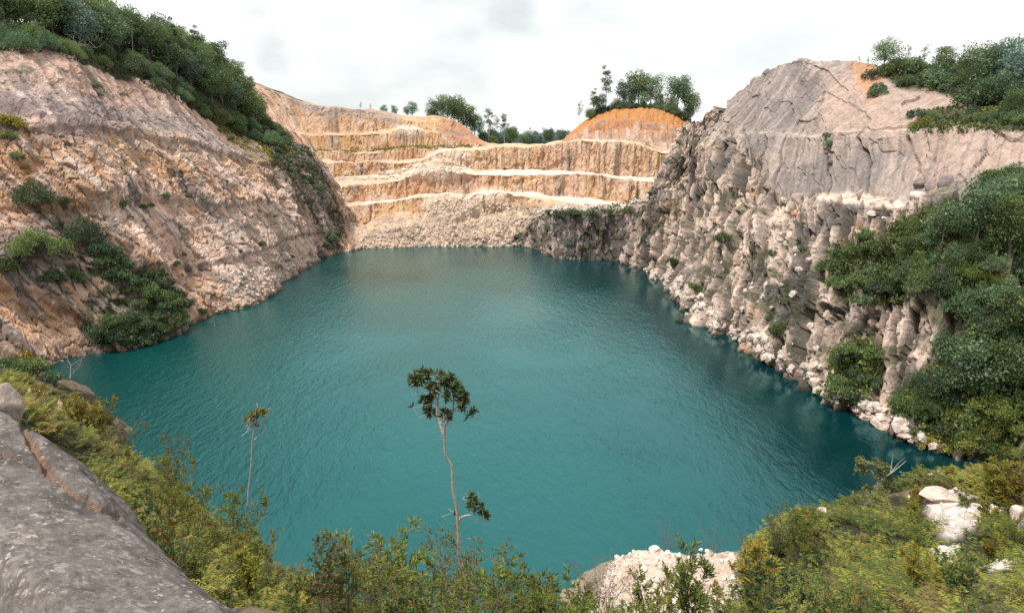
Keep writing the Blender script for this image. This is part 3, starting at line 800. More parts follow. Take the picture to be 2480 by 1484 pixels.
G_DEEP = ((.056, .112, .066), (.17, .245, .12)); G_MID = ((.07, .13, .055), (.18, .235, .08)); G_YEL = ((.14, .16, .04), (.33, .30, .06)); G_BLUE = ((.10, .17, .14), (.20, .29, .22))

def make_tree(seed, h, cw, ch, ncl, leaf, nleaf, cols, trunk_r, style='round', tmat=None):
    """trunk with limbs + crown of leaf clumps; h total height, cw crown width, ch crown depth"""
    rng = np.random.default_rng(seed); tr, cr = Acc(), Acc()
    bend = rng.normal(size=2) * h * .03
    def axis_pt(z): f = z / h; return np.array([bend[0] * f * f + .02 * h * math.sin(3 * f + seed), bend[1] * f * f, z])
    top = h * .92
    zs = np.linspace(0, top, 9)
    V, F = tube([axis_pt(z) for z in zs], [trunk_r * (1 - .8 * z / top) + .02 for z in zs], 7); tr.add(V, F)
    ccz = h - ch / 2
    for k in range(ncl):
        a = 2 * math.pi * (k * .618 + rng.random() * .25); f = (k + .5) / ncl
        if style == 'round':
            zz = ccz + ch * .5 * (1 - 2 * f) * .82
            rr = cw * .5 * math.sqrt(max(.05, 1 - ((zz - ccz) / (ch * .55)) ** 2)) * (.35 + .5 * rng.random())
            cl_r = cw * (.17 + .10 * rng.random())
        elif style == 'tall':
            zz = h - ch * f * .95 - .2
            rr = cw * .5 * (.25 + .75 * rng.random()) * (.5 + .6 * f if f < .7 else .8)
            cl_r = cw * (.13 + .09 * rng.random())
        elif style == 'cone':
            zz = h - ch * f; rr = cw * .5 * (.15 + .85 * f) * (.3 + .6 * rng.random()); cl_r = cw * (.12 + .08 * rng.random()) * (.6 + .6 * f)
        c = axis_pt(min(zz, top)) + np.array([math.cos(a) * rr, math.sin(a) * rr, 0]); c[2] = zz + rng.normal() * .04 * h
        b0 = axis_pt(max(h * .12, min(zz - rr * .8, top * .96)))
        m = (b0 + c) / 2 + np.array([0, 0, -.05 * rr])
        V, F = tube([b0, m, c], [trunk_r * .35, trunk_r * .25, .02], 5); tr.add(V, F)
        cloud_leaves(cr, rng, c, cl_r, int(nleaf / ncl), leaf, cols, .72)
    return [('trunk', tr.mesh('trunk', tmat or M_BARK, True)), ('crown', cr.mesh('crown', M_LEAF))]

def make_bush(seed, w, h, ncl, leaf, nleaf, cols):
    rng = np.random.default_rng(seed); tr, cr = Acc(), Acc()
    for k in range(ncl):
        a = rng.random() * 2 * math.pi; f = math.sqrt(rng.random()); rr = w * .46 * f
        zz = h * (.25 + .55 * (1 - f * f) * (.6 + .5 * rng.random()))
        c = np.array([math.cos(a) * rr, math.sin(a) * rr, zz * (.75 + .55 * rng.random())])
        V, F = tube([(0, 0, -.3), c * .5 + np.array([0, 0, -.05 * h]), c], [.05, .035, .012], 4); tr.add(V, F)
        rk = rng.random(); cloud_leaves(cr, rng, c, w * (.08 + .13 * rk), int(nleaf / ncl * (.5 + rk)), leaf, cols, .8)
    return [('stem', tr.mesh('stem', M_BARK)), ('foliage', cr.mesh('foliage', M_LEAF))]

def branch_tree(seed, h, spread, n1_, n2_, mat, r0=.12, upright=.6, twist=.25):
    """bare dead tree"""
    rng = np.random.default_rng(seed); tr = Acc()
    def grow(p, d, ln, r, depth):
        pts = [p]; q = p.copy(); dd = d.copy()
        for s in range(4):
            dd = unit(dd + rng.normal(size=3) * twist); q = q + dd * ln / 4; pts.append(q.copy())
        V, F = tube(pts, [r, r * .85, r * .7, r * .55, r * .35], 5); tr.add(V, F)
        if depth > 0:
            for k in range(n2_ if depth < 2 else n1_):
                i = rng.integers(2, 5); nd = unit(dd + rng.normal(size=3) * spread + np.array([0, 0, upright * .5]))
                grow(pts[i], nd, ln * (.45 + .3 * rng.random()), r * .45, depth - 1)
    grow(np.zeros(3) - np.array([0, 0, .3]), np.array([0, 0, 1.0]), h * .55, r0, 3)
    return tr.mesh('trunk', mat)

def make_shrub(seed, h, spread, nb, nt, ll, lw, lpt, cols, tip=None, ndir=.75, stem=.02):
    """near shrub: several stems, side twigs, real leaves along every twig"""
    rng = np.random.default_rng(seed); tr, cr = Acc(), Acc()
    for b in range(nb):
        a = 2 * math.pi * (b / nb) + rng.random(); lean = spread * (.25 + .75 * rng.random())
        hb = h * (.6 + .4 * rng.random()) if b else h
        e = np.array([math.cos(a) * lean * h * .5, math.sin(a) * lean * h * .5, hb]) if b else np.array([rng.normal() * .08 * h, rng.normal() * .08 * h, h])
        pts = [np.array([0, 0, -.4]), e * .35 * np.array([.6, .6, 1]), e * .7 * np.array([.9, .9, 1]), e]
        pts = [p + rng.normal(size=3) * .015 * h for p in pts]
        path = catmull(np.array(pts), 9)
        V, F = tube(path, np.linspace(stem, stem * .25, 9), 5); tr.add(V, F)
        for k in range(nt):
            f = .28 + .72 * (k + rng.random()) / nt; i = f * 8; i0 = min(int(i), 7); p = path[i0] + (path[i0 + 1] - path[i0]) * (i - i0)
            ta = rng.random() * 2 * math.pi; tl = h * (.10 + .16 * rng.random()) * (1.25 - f * .6)
            td = unit(np.array([math.cos(ta), math.sin(ta), ndir + .5 * rng.random()]))
            q = p + td * tl
            V, F = tube([p, (p + q) / 2 + rng.normal(size=3) * .03 * tl, q], [stem * .35, stem * .22, stem * .1], 3); tr.add(V, F)
            n = max(3, int(lpt * (.6 + .8 * rng.random())))
            s = np.sort(rng.random(n)) * .85 + .2
            base = p + (q - p) * s[:, None]
            ang = np.arange(n) * 2.4 + rng.random() * 6
            o1 = unit(np.cross(td, [0.3, .2, 1.0])); o2 = np.cross(td, o1)
            out = np.cos(ang)[:, None] * o1 + np.sin(ang)[:, None] * o2
            ax = unit(out * .8 + td * .75 + rng.normal(size=(n, 3)) * .18 - np.array([0, 0, .1]))
            sd = unit(np.cross(ax, td + rng.normal(size=(n, 3)) * .2))
            L_ = ll * (.65 + .6 * rng.random(n))
            V, F = leaf_fold(base, ax, sd, L_, L_ * lw)
            w = rng.random(n); c = np.asarray(cols[0]) * (1 - w[:, None]) + np.asarray(cols[1]) * w[:, None]
            if tip is not None:
                m = (rng.random(n) < tip[1])[:, None]; c = np.where(m, np.asarray(tip[0]), c)
            cr.add(V, F, np.repeat(c, 6, axis=0))
    return [('stem', tr.mesh('stem', M_BARK)), ('foliage', cr.mesh('foliage', M_NEARLEAF))]

def place(name, proto, loc, s, label, cat, group=None, rz=None, sz=None):
    o = empty(name, loc, random.random() * 6.28 if rz is None else rz, (s, s, s * (sz or 1)))
    for pn, me in proto:
        link(pn, me, None, o)
    return tag(o, label, cat, group)

# ---- prototypes
T_ROUND = [make_tree(100 + k, 11, 8 + k % 3, 7.5, 22, .42, 3600, G_DEEP if k % 2 else G_MID, .22) for k in range(5)]
T_BLUE = [make_tree(120 + k, 11, 8, 8, 20, .42, 3200, G_BLUE, .22) for k in range(2)]  # pale blue-green leaves: haze on distant trees is put into this colour
T_TALL = [make_tree(130 + k, 14, 5, 7.5, 15, .36, 1500, G_DEEP, .16, 'tall', M_PALE) for k in range(4)]
T_WISP = [make_tree(140 + k, 12, 5, 7, 13, .30, 800, G_MID, .11, 'tall', M_BARK) for k in range(3)]
T_CONE = [make_tree(150 + k, 9, 4.0, 8, 20, .36, 2200, G_DEEP, .14, 'cone') for k in range(2)]
B_DARK = [make_bush(200 + k, 3.2, 1.9, 24, .20, 2000, G_DEEP) for k in range(3)]
B_MID = [make_bush(210 + k, 3.4, 2.0, 24, .20, 2200, G_MID) for k in range(3)]
B_YEL = [make_bush(220 + k, 3.2, 1.5, 20, .20, 1800, G_YEL) for k in range(2)]
B_BIG = [make_bush(230 + k, 6.5, 4.4, 64, .20, 10000, (G_DEEP, G_MID, G_DEEP)[k]) for k in range(3)]
B_BIGY = [make_bush(240 + k, 5.5, 3.2, 50, .19, 6500, ((.10, .16, .045), (.27, .29, .07))) for k in range(2)]

# ================================================================== TREES AND BUSHES ON THE FAR TERRAIN
def on(surf, px, py, sink=.3):
    p = pick(surf, px, py)
    if p is None: return None
    p[2] -= sink
    return p

# --- forest on the left hill: trees spread over the ground between the cliff edge and the hill top
FOREST = [(-120,125),(0,128),(130,133),(240,168),(350,207),(450,257),(560,322),(645,350),(700,350),(668,318),(600,262),(560,215),(490,152),(410,128),(280,102),(150,66),(0,52),(-120,30)]
cand = []
VL, xl, yl, dl = SURF['L']
def poisson(surf, poly, n, dmin, seed):
    V, x, y, d = SURF[surf]; rng = np.random.default_rng(seed)
    m = (polymask(x, y, poly, 1e-3) > .5) & (d > 1)
    idx = np.where(m)[0]; out = []
    if len(idx) == 0: return out
    for i in rng.permutation(idx):
        p = V[i]
        if all((p[0] - q[0]) ** 2 + (p[1] - q[1]) ** 2 + (p[2] - q[2]) ** 2 > dmin * dmin for q in out):
            out.append(p.copy())
            if len(out) >= n: break
    return out
gF = 'rainforest trees covering the hill above the left rock wall'
for k, p in enumerate(poisson('L', FOREST, 230, 3.6, 1)):
    xx, yy, dd = proj(p)
    edge = polymask(np.array([xx]), np.array([yy]), [(-120,20),(-120,95),(0,95),(130,100),(240,135),(350,170),(450,215),(560,280),(640,320),(600,230),(480,130),(280,80),(0,30)], 1e-3)[0] > .5
    kind = random.random()
    if not edge:
        pr, s = random.choice(B_BIG), .55 + .4 * random.random()
    elif kind < .62: pr, s = random.choice(T_ROUND), .62 + .35 * random.random()
    elif kind < .80: pr, s = random.choice(T_CONE), .7 + .4 * random.random()
    elif kind < .9: pr, s = random.choice(T_TALL), .6 + .3 * random.random()
    else: pr, s = random.choice(T_BLUE), .65 + .3 * random.random()
    p[2] -= .5
    place('forest_tree', pr, p, s, 'dense green rainforest tree among the forest covering the hill above the left rock wall', 'tree', gF)
for k, (x, y, s) in enumerate([(20,70,1.0),(130,72,1.0),(160,70,.9),(290,100,.85),(330,112,.8),(375,120,.75),(455,130,.8)]):
    lab = ['tall leafy tree at the far left of the forested hill by the photo edge', 'tall tree with rounded crown rising from the left forest ridge', 'second tall tree beside the rounded one on the left forest ridge',
           'umbrella-shaped tree standing above the left forest ridge', 'smaller umbrella-shaped tree just downhill of the bigger one', 'leaning dark tree on the middle of the left forest ridge', 'thin dark tree with a small tuft near the lower end of the ridge'][k]
    p = on('L', x, y + 10, .5)
    if p is not None: place('ridge_tree', (T_ROUND[k % 3] if k < 3 else T_TALL[k % 4]), p, s * (1.1 if k < 3 else .85), lab, 'tree')
# bare pale trees on the ridge
DEADM = [branch_tree(300 + k, 9, .55, 3, 3, M_DEAD, .13) for k in range(2)]
for k, (x, y, s) in enumerate([(250,105,1.05),(178,120,.8)]):
    p = on('L', x, y, .4)
    o = empty('dead_tree', p, k * 1.3, s); link('trunk', DEADM[k], None, o)
    tag(o, ['bare forked dead tree sticking up above the left forest ridge', 'pale bare trunk standing among the trees of the left forest'][k], 'tree')

# --- bushes on the left rock wall
LB = [(90,500,5.2,'B','wide dark green bush on the upper ledge of the left wall'),(165,490,2.2,'D','small bush beside the wide one on the upper left ledge'),(405,480,1.7,'D','round dark bush alone on the ledge right of the left wall centre'),
      (463,470,1.5,'D','low dark bush on the ledge next to the round lone bush'),(310,495,1.8,'M','grey green bush on the thin ledge of the left wall'),(347,493,1.5,'M','smaller bush next to the grey green one on the thin ledge'),
      (95,615,5.6,'B','large dark bush on the middle ledge of the left wall'),(210,592,5.4,'B','large bright bush on the middle ledge above the gully'),(150,600,3.6,'M','bush between the two large ones on the middle ledge'),
      (40,300,3.6,'Y','yellow green bush on the high ledge at the left photo edge'),(10,290,3.2,'Y','yellow green bush cut by the left photo edge on the high ledge'),(25,330,2.5,'M','bush hanging below the yellow green ones on the high ledge'),(45,375,1.9,'M','small bush in the cleft under the high left ledge'),
      (243,205,2.0,'D','narrow bush growing in the crack of the upper left slope'),(246,225,1.6,'D','lower bush in the crack of the upper left slope'),(130,675,3.0,'D','dark bush left of the pair on the lower ledge'),(180,672,3.2,'M','rounded bush right of the pair on the lower ledge'),
      (20,650,3.4,'M','green bush at the left photo edge below the middle ledge'),(640,585,1.7,'M','bush on the ledge edge near the far end of the left wall'),(590,605,1.3,'D','little dark bush in a crack of the pale block wall'),(432,645,1.5,'D','little bush above the pale rock slabs'),
      (465,735,2.3,'D','dark bush right of the gully near the waterline'),(488,748,1.8,'D','small bush beside the dark one near the waterline'),(810,580,3.6,'B','dark rounded bush at the foot of the far end of the left wall'),(795,592,2.8,'D','low bush tucked beside the rounded one by the water'),
      (50,880,3.2,'Y','yellow green shrub at the foot of the left wall, by the water corner'),(105,900,3.0,'M','grey green shrub in the water corner at far left'),(150,320,.9,'D','tiny bush on the grey slope of the left wall'),(430,220,1.4,'Y','yellow bush at the forest edge over the left slope')]
for x, y, s, kd, lab in LB:
    p = on('L', x, y, .35)
    if p is None: continue
    pr = random.choice({'B': B_BIG, 'D': B_DARK, 'M': B_MID, 'Y': B_YEL}[kd]); sc = s / (6.0 if kd == 'B' else 3.0)
    place('bush', pr, p, sc, lab, 'bush', 'bushes on the left rock wall')
GUL = [(225,590),(270,600),(330,650),(420,690),(440,780),(400,815),(330,840),(220,830),(215,800),(280,780),(330,740),(300,690),(240,640)]
for k, p in enumerate(poisson('L', GUL, 62, 1.7, 3)):
    p[2] -= .35; place('gully_bush', random.choice(B_DARK + B_MID), p, .65 + .6 * random.random(), 'dark bush crowded into the overgrown gully of the left rock wall', 'bush', 'bushes in the left wall gully')
NOSE = [(650,345),(742,362),(775,420),(800,470),(790,500),(740,450),(700,430),(670,390)]
for k, p in enumerate(poisson('L', NOSE, 34, 2.2, 4)):
    p[2] -= .4; place('nose_bush', random.choice(B_DARK + B_MID[:1]), p, .55 + .5 * random.random(), 'dark bush clinging to the overgrown shoulder at the far end of the left wall', 'bush', 'bushes on the overgrown shoulder')
EDGE = [(470,262),(560,325),(640,352),(720,362),(640,372),(560,345),(470,285)]
for k, p in enumerate(poisson('L', EDGE, 26, 2.2, 5)):
    p[2] -= .3; place('edge_bush', random.choice(B_YEL + B_MID), p, .45 + .35 * random.random(), 'low yellowish bush along the forest edge at the top of the left slope', 'bush', 'low bushes along the forest edge')
SCAT = [(0,380),(300,400),(560,430),(700,500),(740,600),(600,700),(480,740),(300,560),(0,520)]
for k, p in enumerate(poisson('L', SCAT, 30, 5, 6)):
    p[2] -= .2; place('tuft_bush', random.choice(B_DARK + B_MID), p, .18 + .2 * random.random(), 'tiny green tuft rooted in a crack of the left rock wall', 'bush', 'tiny tufts in the left wall cracks')

# --- trees behind the quarry
BT = [ # px, base py, Y, height px, kind, label
 (873,266,302,20,'W','little flat tree on the crest of the upper back wall'),(898,268,304,18,'W','tiny round tree next to the flat one on the back crest'),
 (930,282,420,28,'L','pale hazy tree at the left of the far clump behind the back wall'),(955,282,430,26,'L','pale hazy tree second in the far clump behind the back wall'),(985,282,425,24,'L','pale hazy low tree in the far clump behind the back wall'),(1000,284,410,36,'L','largest pale hazy tree of the far clump behind the back wall'),
 (1060,300,320,56,'R','left tree of the dark grove behind the right end of the upper back wall'),(1085,302,318,68,'R','tallest tree of the dark grove behind the upper back wall'),(1110,310,320,70,'R','broad tree in the middle of the dark grove'),(1130,325,322,66,'R','tree on the downhill side of the dark grove'),(1150,340,324,62,'R','lowest tree at the right foot of the dark grove'),(1045,296,322,34,'R','small tree at the left end of the dark grove'),
 (1184,345,330,78,'T','tall thin tree with a flat crown right of the dark grove'),(1205,345,335,64,'W','wispy bare-looking tree between the two thin ones'),(1222,345,335,66,'T','tall thin tree with a narrow crown, rightmost of the three'),
 (1170,352,326,36,'R','rounded bush tree below the dark grove'),(1195,354,330,26,'R','low bush tree under the thin trees'),(1243,352,380,42,'R','narrow dark tree alone in the gap at the back'),(1268,353,390,28,'R','low tree right of the narrow one in the gap'),(1285,352,400,42,'W','airy tree in the middle of the back gap'),(1305,353,400,26,'L','pale low tree between the airy and the round one'),(1330,352,390,40,'R','round tree at the right end of the back gap'),
 (1402,298,303,50,'W','thin feathery tree leaning out left of the orange mound'),(1436,282,300,62,'T','dark two-tiered tree on the left shoulder of the orange mound'),(1467,268,302,96,'T','tallest thin tree with a high crown on the orange mound'),(1450,276,301,46,'R','dark tree at the foot of the tall thin one'),(1428,292,300,30,'R','small dark bush tree on the left edge of the orange mound'),
 (1510,262,308,62,'R','broad tree left of the mound top grove'),(1545,260,310,78,'R','tallest broad tree of the mound top grove'),(1575,260,310,72,'R','broad tree right of centre on the mound top'),(1530,260,304,32,'R','low dark bush tree along the mound top'),(1560,259,303,34,'R','wide bush tree over the middle of the mound top'),(1495,264,303,26,'R','small bush tree at the left of the mound top'),(1595,263,304,36,'R','bush tree right of the mound top centre'),
 (1612,264,310,52,'W','airy tree in the dip of the mound grove'),(1640,275,308,86,'R','tall leafy tree on the right side of the mound'),(1655,285,306,78,'T','pale stemmed tree on the right side of the mound'),(1672,298,308,70,'R','spreading tree at the far right of the mound'),(1668,296,304,36,'R','bright green low tree at the right edge of the mound'),(1625,274,304,34,'R','low tree among pale stems on the mound'),
 (575,212,300,30,'R','dark tree on the crest behind the left forest'),(590,205,298,22,'R','small tree at the top of the pale back slope'),(600,300,250,60,'C','dark narrow tree standing out at the lower end of the left forest'),
 (1543,482,214,26,'C','small dark conical tree on the lower road at the foot of the right wall'),(1578,468,212,20,'C','smaller dark tree beside the right wall at the lower road')]
for x, y, Y, hp, kd, lab in BT:
    p = at(x, y, Y); p[2] -= .6
    hm = hp / FPX * Y * 1.02
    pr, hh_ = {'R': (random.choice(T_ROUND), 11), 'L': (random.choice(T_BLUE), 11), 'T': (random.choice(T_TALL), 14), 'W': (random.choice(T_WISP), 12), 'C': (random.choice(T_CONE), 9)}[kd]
    place('back_tree', pr, p, hm / hh_, lab, 'tree', None)
for k, x in enumerate([1462, 1480, 1500, 1518, 1537, 1556, 1575, 1592, 1608, 1622, 1636, 1650, 1662, 1446, 1432]):
    y = np.interp(x, GX, gtop); p = at(x, y + 1, 303); p[2] -= .7
    place('mound_bush', random.choice(B_BIG), p, .62 + .35 * random.random(), 'dark bush in the low hedge-like row under the trees on the orange mound', 'bush', 'bushes along the top of the orange mound')
rng_ = np.random.default_rng(77)
gH = 'trees of the distant forest seen through the gap'
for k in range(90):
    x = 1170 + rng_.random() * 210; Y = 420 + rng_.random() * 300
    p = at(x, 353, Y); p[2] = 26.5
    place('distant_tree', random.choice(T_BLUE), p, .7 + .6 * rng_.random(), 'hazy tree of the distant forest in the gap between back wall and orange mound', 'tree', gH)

# --- right hill: trees, bushes
RT = [(2078,138,18,'W','small leaning tree at the left end of the right hilltop'),(2140,152,62,'R','dark dense round tree on the right hilltop'),(2100,148,26,'W','sparse little tree left of the dense round one'),(2190,155,52,'W','thin open tree right of the dense round one'),(2237,150,52,'W','thin tree with forked crown on the right hilltop'),
      (2288,160,56,'R','round topped tree in the middle of the right hilltop'),(2318,172,46,'W','pale open tree beside the round topped one'),(2362,185,80,'R','large dark tree toward the right of the hilltop'),(2400,200,92,'R','broad tree right of the large dark one'),(2440,205,115,'L','tall pale tree, highest of the right hilltop'),(2470,230,120,'L','pale tree cut by the right photo edge on the hilltop'),(2420,240,70,'R','dark tree below the tall pale one'),(2380,235,60,'R','dark tree halfway down the right hilltop wood'),(2330,210,50,'R','bushy tree left of the halfway dark one'),(2460,265,60,'R','dark tree low at the right photo edge')]
for x, y, hp, kd, lab in RT:
    p = pick('R', x, y, 14)
    if p is None: continue
    d = proj(p)[2]; hm = hp / FPX * d * 1.15; p[2] -= .5
    pr, hh_ = {'R': (random.choice(T_ROUND), 11), 'L': (random.choice(T_BLUE), 11), 'W': (random.choice(T_WISP), 12)}[kd]
    place('hilltop_tree', pr, p, hm / hh_, lab, 'tree')
TOPV = [(2160,160),(2300,170),(2480,190),(2500,280),(2370,265),(2330,240),(2270,215),(2180,210)]
for p in poisson('R', TOPV, 90, 1.9, 8):
    p[2] -= .4; place('hilltop_bush', random.choice(B_DARK + B_DARK + B_MID), p, 1.0 + .8 * random.random(), 'dark bush in the thicket on the right hilltop', 'bush', 'bushes on the right hilltop')
for x, y, s, lab in [(2105,182,3.6,'dark bush hanging on the orange rock below the right hilltop'),(2122,225,3.4,'dark bush below the hanging one on the orange streak'),(2120,210,2.6,'dark bush between the two on the orange streak'),(2215,275,2.6,'small round bush on the pink slope over the ledge'),(2000,345,1.8,'bush spilling over the ledge of the smooth right wall'),(1998,322,1.6,'spindly bush standing on the ledge of the smooth right wall'),(2005,395,1.2,'small bush in a cleft of the smooth right wall')]:
    p = on('R', x, y, .4)
    if p is not None: place('cliff_bush', random.choice(B_DARK), p, s / 3.0, lab, 'bush', 'bushes on the right rock wall')
LED = [(2200,312),(2262,272),(2350,275),(2500,290),(2500,322),(2420,305),(2300,300)]
for p in poisson('R', LED, 46, 1.5, 9):
    p[2] -= .3; place('ledge_bush', random.choice(B_MID + B_YEL + B_DARK), p, .6 + .45 * random.random(), 'green bush in the row along the upper ledge of the right wall', 'bush', 'bushes along the upper right ledge')
for x, y, s, kd, lab in [(1750,575,3.0,'M','loose green bush in the middle of the broken right wall'),(1630,630,2.6,'D','dark bush low on the far part of the right wall'),(1690,700,2.2,'M','sparse bush above the waterline of the right wall'),(1672,690,1.8,'M','small bush left of the sparse one above the waterline'),
      (1890,805,3.2,'M','bush at the foot of the dark recess'),(1932,598,1.3,'D','little bush on the block columns of the right wall'),(1868,605,1.4,'D','little bush left of the block columns'),(1350,522,3.4,'D','dark bush over the low cliff'),(1385,524,3.2,'D','dark bush in the middle of the low cliff top'),(1430,522,3.0,'D','dark bush right of centre on the low cliff top'),(1320,520,2.0,'M','small bush at the left end of the low cliff top'),
      (1480,512,2.6,'M','green bush near the right end of the low cliff top'),(1410,600,2.2,'D','dark bush in the stain of the low cliff'),(1365,590,2.0,'D','dark bush hanging on the low cliff'),(1520,505,2.2,'M','bush where the low cliff meets the right wall'),(1455,560,1.6,'D','small dark bush high on the low cliff')]:
    p = on(['R', 'F'], x, y, .35)
    if p is not None: place('wall_bush', random.choice(B_DARK if kd == 'D' else B_MID), p, s / 3.0, lab, 'bush', 'bushes on the right rock wall')
for p in poisson('R', [(1640,600),(1700,470),(1830,470),(1980,520),(2080,720),(2060,880),(1960,880),(1800,800),(1700,720)], 46, 3.2, 15):
    p[2] -= .2; place('tuft_bush', random.choice(B_DARK + B_MID), p, .2 + .28 * random.random(), 'small green tuft rooted in a joint of the broken right rock wall', 'bush', 'tufts in the joints of the right wall')
MASS = [(2185,580),(2210,552),(2290,538),(2370,515),(2490,490),(2700,470),(2700,1160),(2490,1110),(2400,1090),(2330,1080),(2240,1040),(2225,965),(2270,905),(2365,875),(2385,800),(2290,735),(2215,690),(2195,640)]
for k, p in enumerate(poisson(['R', 'R'][0], MASS, 200, 1.65, 10)):
    xx, yy, _ = proj(p); p[2] -= .5
    yel = yy < 560 and random.random() < .6 or yy > 980 and random.random() < .6
    place('thicket_bush', random.choice(B_BIGY if yel else B_BIG + B_BIG + B_BIGY + B_MID + T_ROUND[:2]), p, .30 + .40 * random.random(), 'dense green bush in the big thicket covering the slope at the right photo edge', 'bush', 'bushes of the thicket on the right slope')
for poly, n, dm, sd_, lab, grp in [([(2005,610),(2090,570),(2160,640),(2180,725),(2080,735),(2020,705)], 22, 1.7, 11, 'green bush in the overgrown patch halfway up the right wall', 'bushes halfway up the right wall'),
      ([(2025,870),(2070,830),(2120,850),(2125,900),(2090,970),(2000,960)], 22, 1.6, 12, 'bush on the overgrown ramp down to the water on the right', 'bushes on the right ramp'),
      ([(2400,420),(2490,395),(2490,470),(2410,465)], 14, 2.0, 13, 'bush on the slope above the boulders at the right photo edge', 'bushes above the right boulders'),
      ([(2180,960),(2240,1000),(2350,1080),(2480,1110),(2480,1160),(2330,1110),(2220,1060)], 20, 1.6, 14, 'yellow green bush on the bank beside the cove', 'bushes on the cove bank')]:
    for p in poisson('R', poly, n, dm, sd_):
        p[2] -= .35; place('slope_bush', random.choice(B_MID + B_DARK if sd_ != 14 else B_YEL + B_MID), p, .6 + .5 * random.random(), lab, 'bush', grp)

def groundcover(name, surf, poly, n, size, cols, seed, lift=.0):
    rng = np.random.default_rng(seed); V0, x, y, d = SURF[surf]; idx = np.where((polymask(x, y, poly, 1e-3) > .5) & (d > 1))[0]
    g = fbm(V0[idx] / 3, 3, seed); w = np.clip(g + .35, .02, 1); acc = Acc()
    p = V0[rng.choice(idx, size=n, p=w / w.sum())] + rng.normal(size=(n, 3)) * np.array([.25, .25, .05]) + np.array([0, 0, 1.0]) * (lift * rng.random((n, 1)) ** 2)
    ax = unit(rng.normal(size=(n, 3)) * .6 + np.array([0, 0, .9])); sd = unit(np.cross(ax, rng.normal(size=(n, 3)))); ln = size * (.5 + rng.random(n))
    V, F = leaf_quads(p, ax, sd, ln, ln * .55); t = rng.random((n, 1)); acc.add(V, F, np.repeat(np.asarray(cols[0]) * (1 - t) + np.asarray(cols[1]) * t, 4, axis=0))
    return tag(link(name, acc.mesh(name, M_LEAF)), kind='stuff')
GC = ((.05, .08, .03), (.16, .17, .05))
groundcover('undergrowth', 'R', [(2120,150),(2600,100),(2600,330),(2440,325),(2200,325),(2260,262),(2360,262),(2280,225),(2180,215),(2150,185)], 16000, .55, GC, 41)
groundcover('undergrowth', 'R', [(2150,565),(2205,530),(2290,515),(2380,490),(2500,470),(2720,450),(2720,1180),(2500,1120),(2400,1100),(2330,1090),(2230,1050),(2200,970),(2250,890),(2345,865),(2365,800),(2270,745),(2190,710),(2160,640)], 42000, .42, ((.05, .09, .035), (.20, .23, .07)), 42, 1.5)
groundcover('undergrowth', 'R', [(2000,600),(2090,565),(2170,640),(2190,735),(2080,745),(2015,715)], 7000, .4, ((.05, .09, .035), (.20, .22, .07)), 49, .7)
groundcover('undergrowth', 'R', [(2015,870),(2070,820),(2130,840),(2135,905),(2100,980),(1990,965)], 6000, .4, ((.06, .10, .035), (.23, .24, .07)), 50, .7)
groundcover('undergrowth', 'L', FOREST, 22000, .6, ((.045, .08, .035), (.13, .16, .06)), 43)
groundcover('undergrowth', 'L', GUL, 7000, .4, ((.04, .07, .03), (.12, .14, .05)), 44)
groundcover('undergrowth', 'L', [(640,330),(745,355),(800,450),(840,560),(800,610),(770,560),(700,440),(650,380)], 9000, .45, ((.035, .065, .03), (.11, .13, .05)), 45)
groundcover('grass', 'L', [(470,240),(560,320),(640,352),(740,370),(640,385),(560,350)], 5000, .45, ((.14, .13, .03), (.30, .24, .06)), 46)
groundcover('grass', 'B', [(760,358),(1000,353),(1180,352),(1180,357),(940,367),(760,373)], 2500, .6, ((.14, .13, .04), (.28, .22, .07)), 47)
groundcover('undergrowth', 'F', [(1290,530),(1400,512),(1590,475),(1590,500),(1500,525),(1400,535)], 4000, .5, ((.04, .07, .03), (.13, .14, .05)), 48)
# ================================================================== ROCKS
def rock_pts(rng, sub, cuts=9, elong=(1, .8, .7)):
    bm = bmesh.new(); bmesh.ops.create_icosphere(bm, subdivisions=sub, radius=1)
    V = np.array([v.co[:] for v in bm.verts]); F = np.array([[v.index for v in f.verts] for f in bm.faces]); bm.free()
    for _ in range(cuts):
        n = unit(rng.normal(size=3)); d = .55 + .3 * rng.random()
        V = V - n * np.clip(V @ n - d, 0, None)[:, None]
    return V * np.array(elong), F

def boulder(name, loc, size, seed, label, colr, cat='boulder', group=None, rz=0, mat=None, rounded=False, rx=0):
    rng = np.random.default_rng(seed); V, F = rock_pts(rng, 4 if max(size) > .8 else 3, 5 if rounded else 11, (1, 1, 1))
    if rounded: V = unit(V) * .3 + V * .7
    V = V * np.array(size)
    V = V + unit(V) * (fbm(V / max(size) * 2.2, 4, seed)[:, None] * .07 * max(size))
    w = sstep(-.3, .4, fbm(V / max(size) * 3, 4, seed + 3))
    c = lerp(np.array(colr), np.array(colr) * np.array([1.45, 1.35, 1.28]), w)
    me = mesh_from(name, V, F3=F, col=c, smooth=rounded)
    o = link(name, me, mat or M_BOULDER); o.location = [float(v) for v in loc]; o.rotation_euler = (rx, rx * .5, rz)
    return tag(o, label, cat, group)

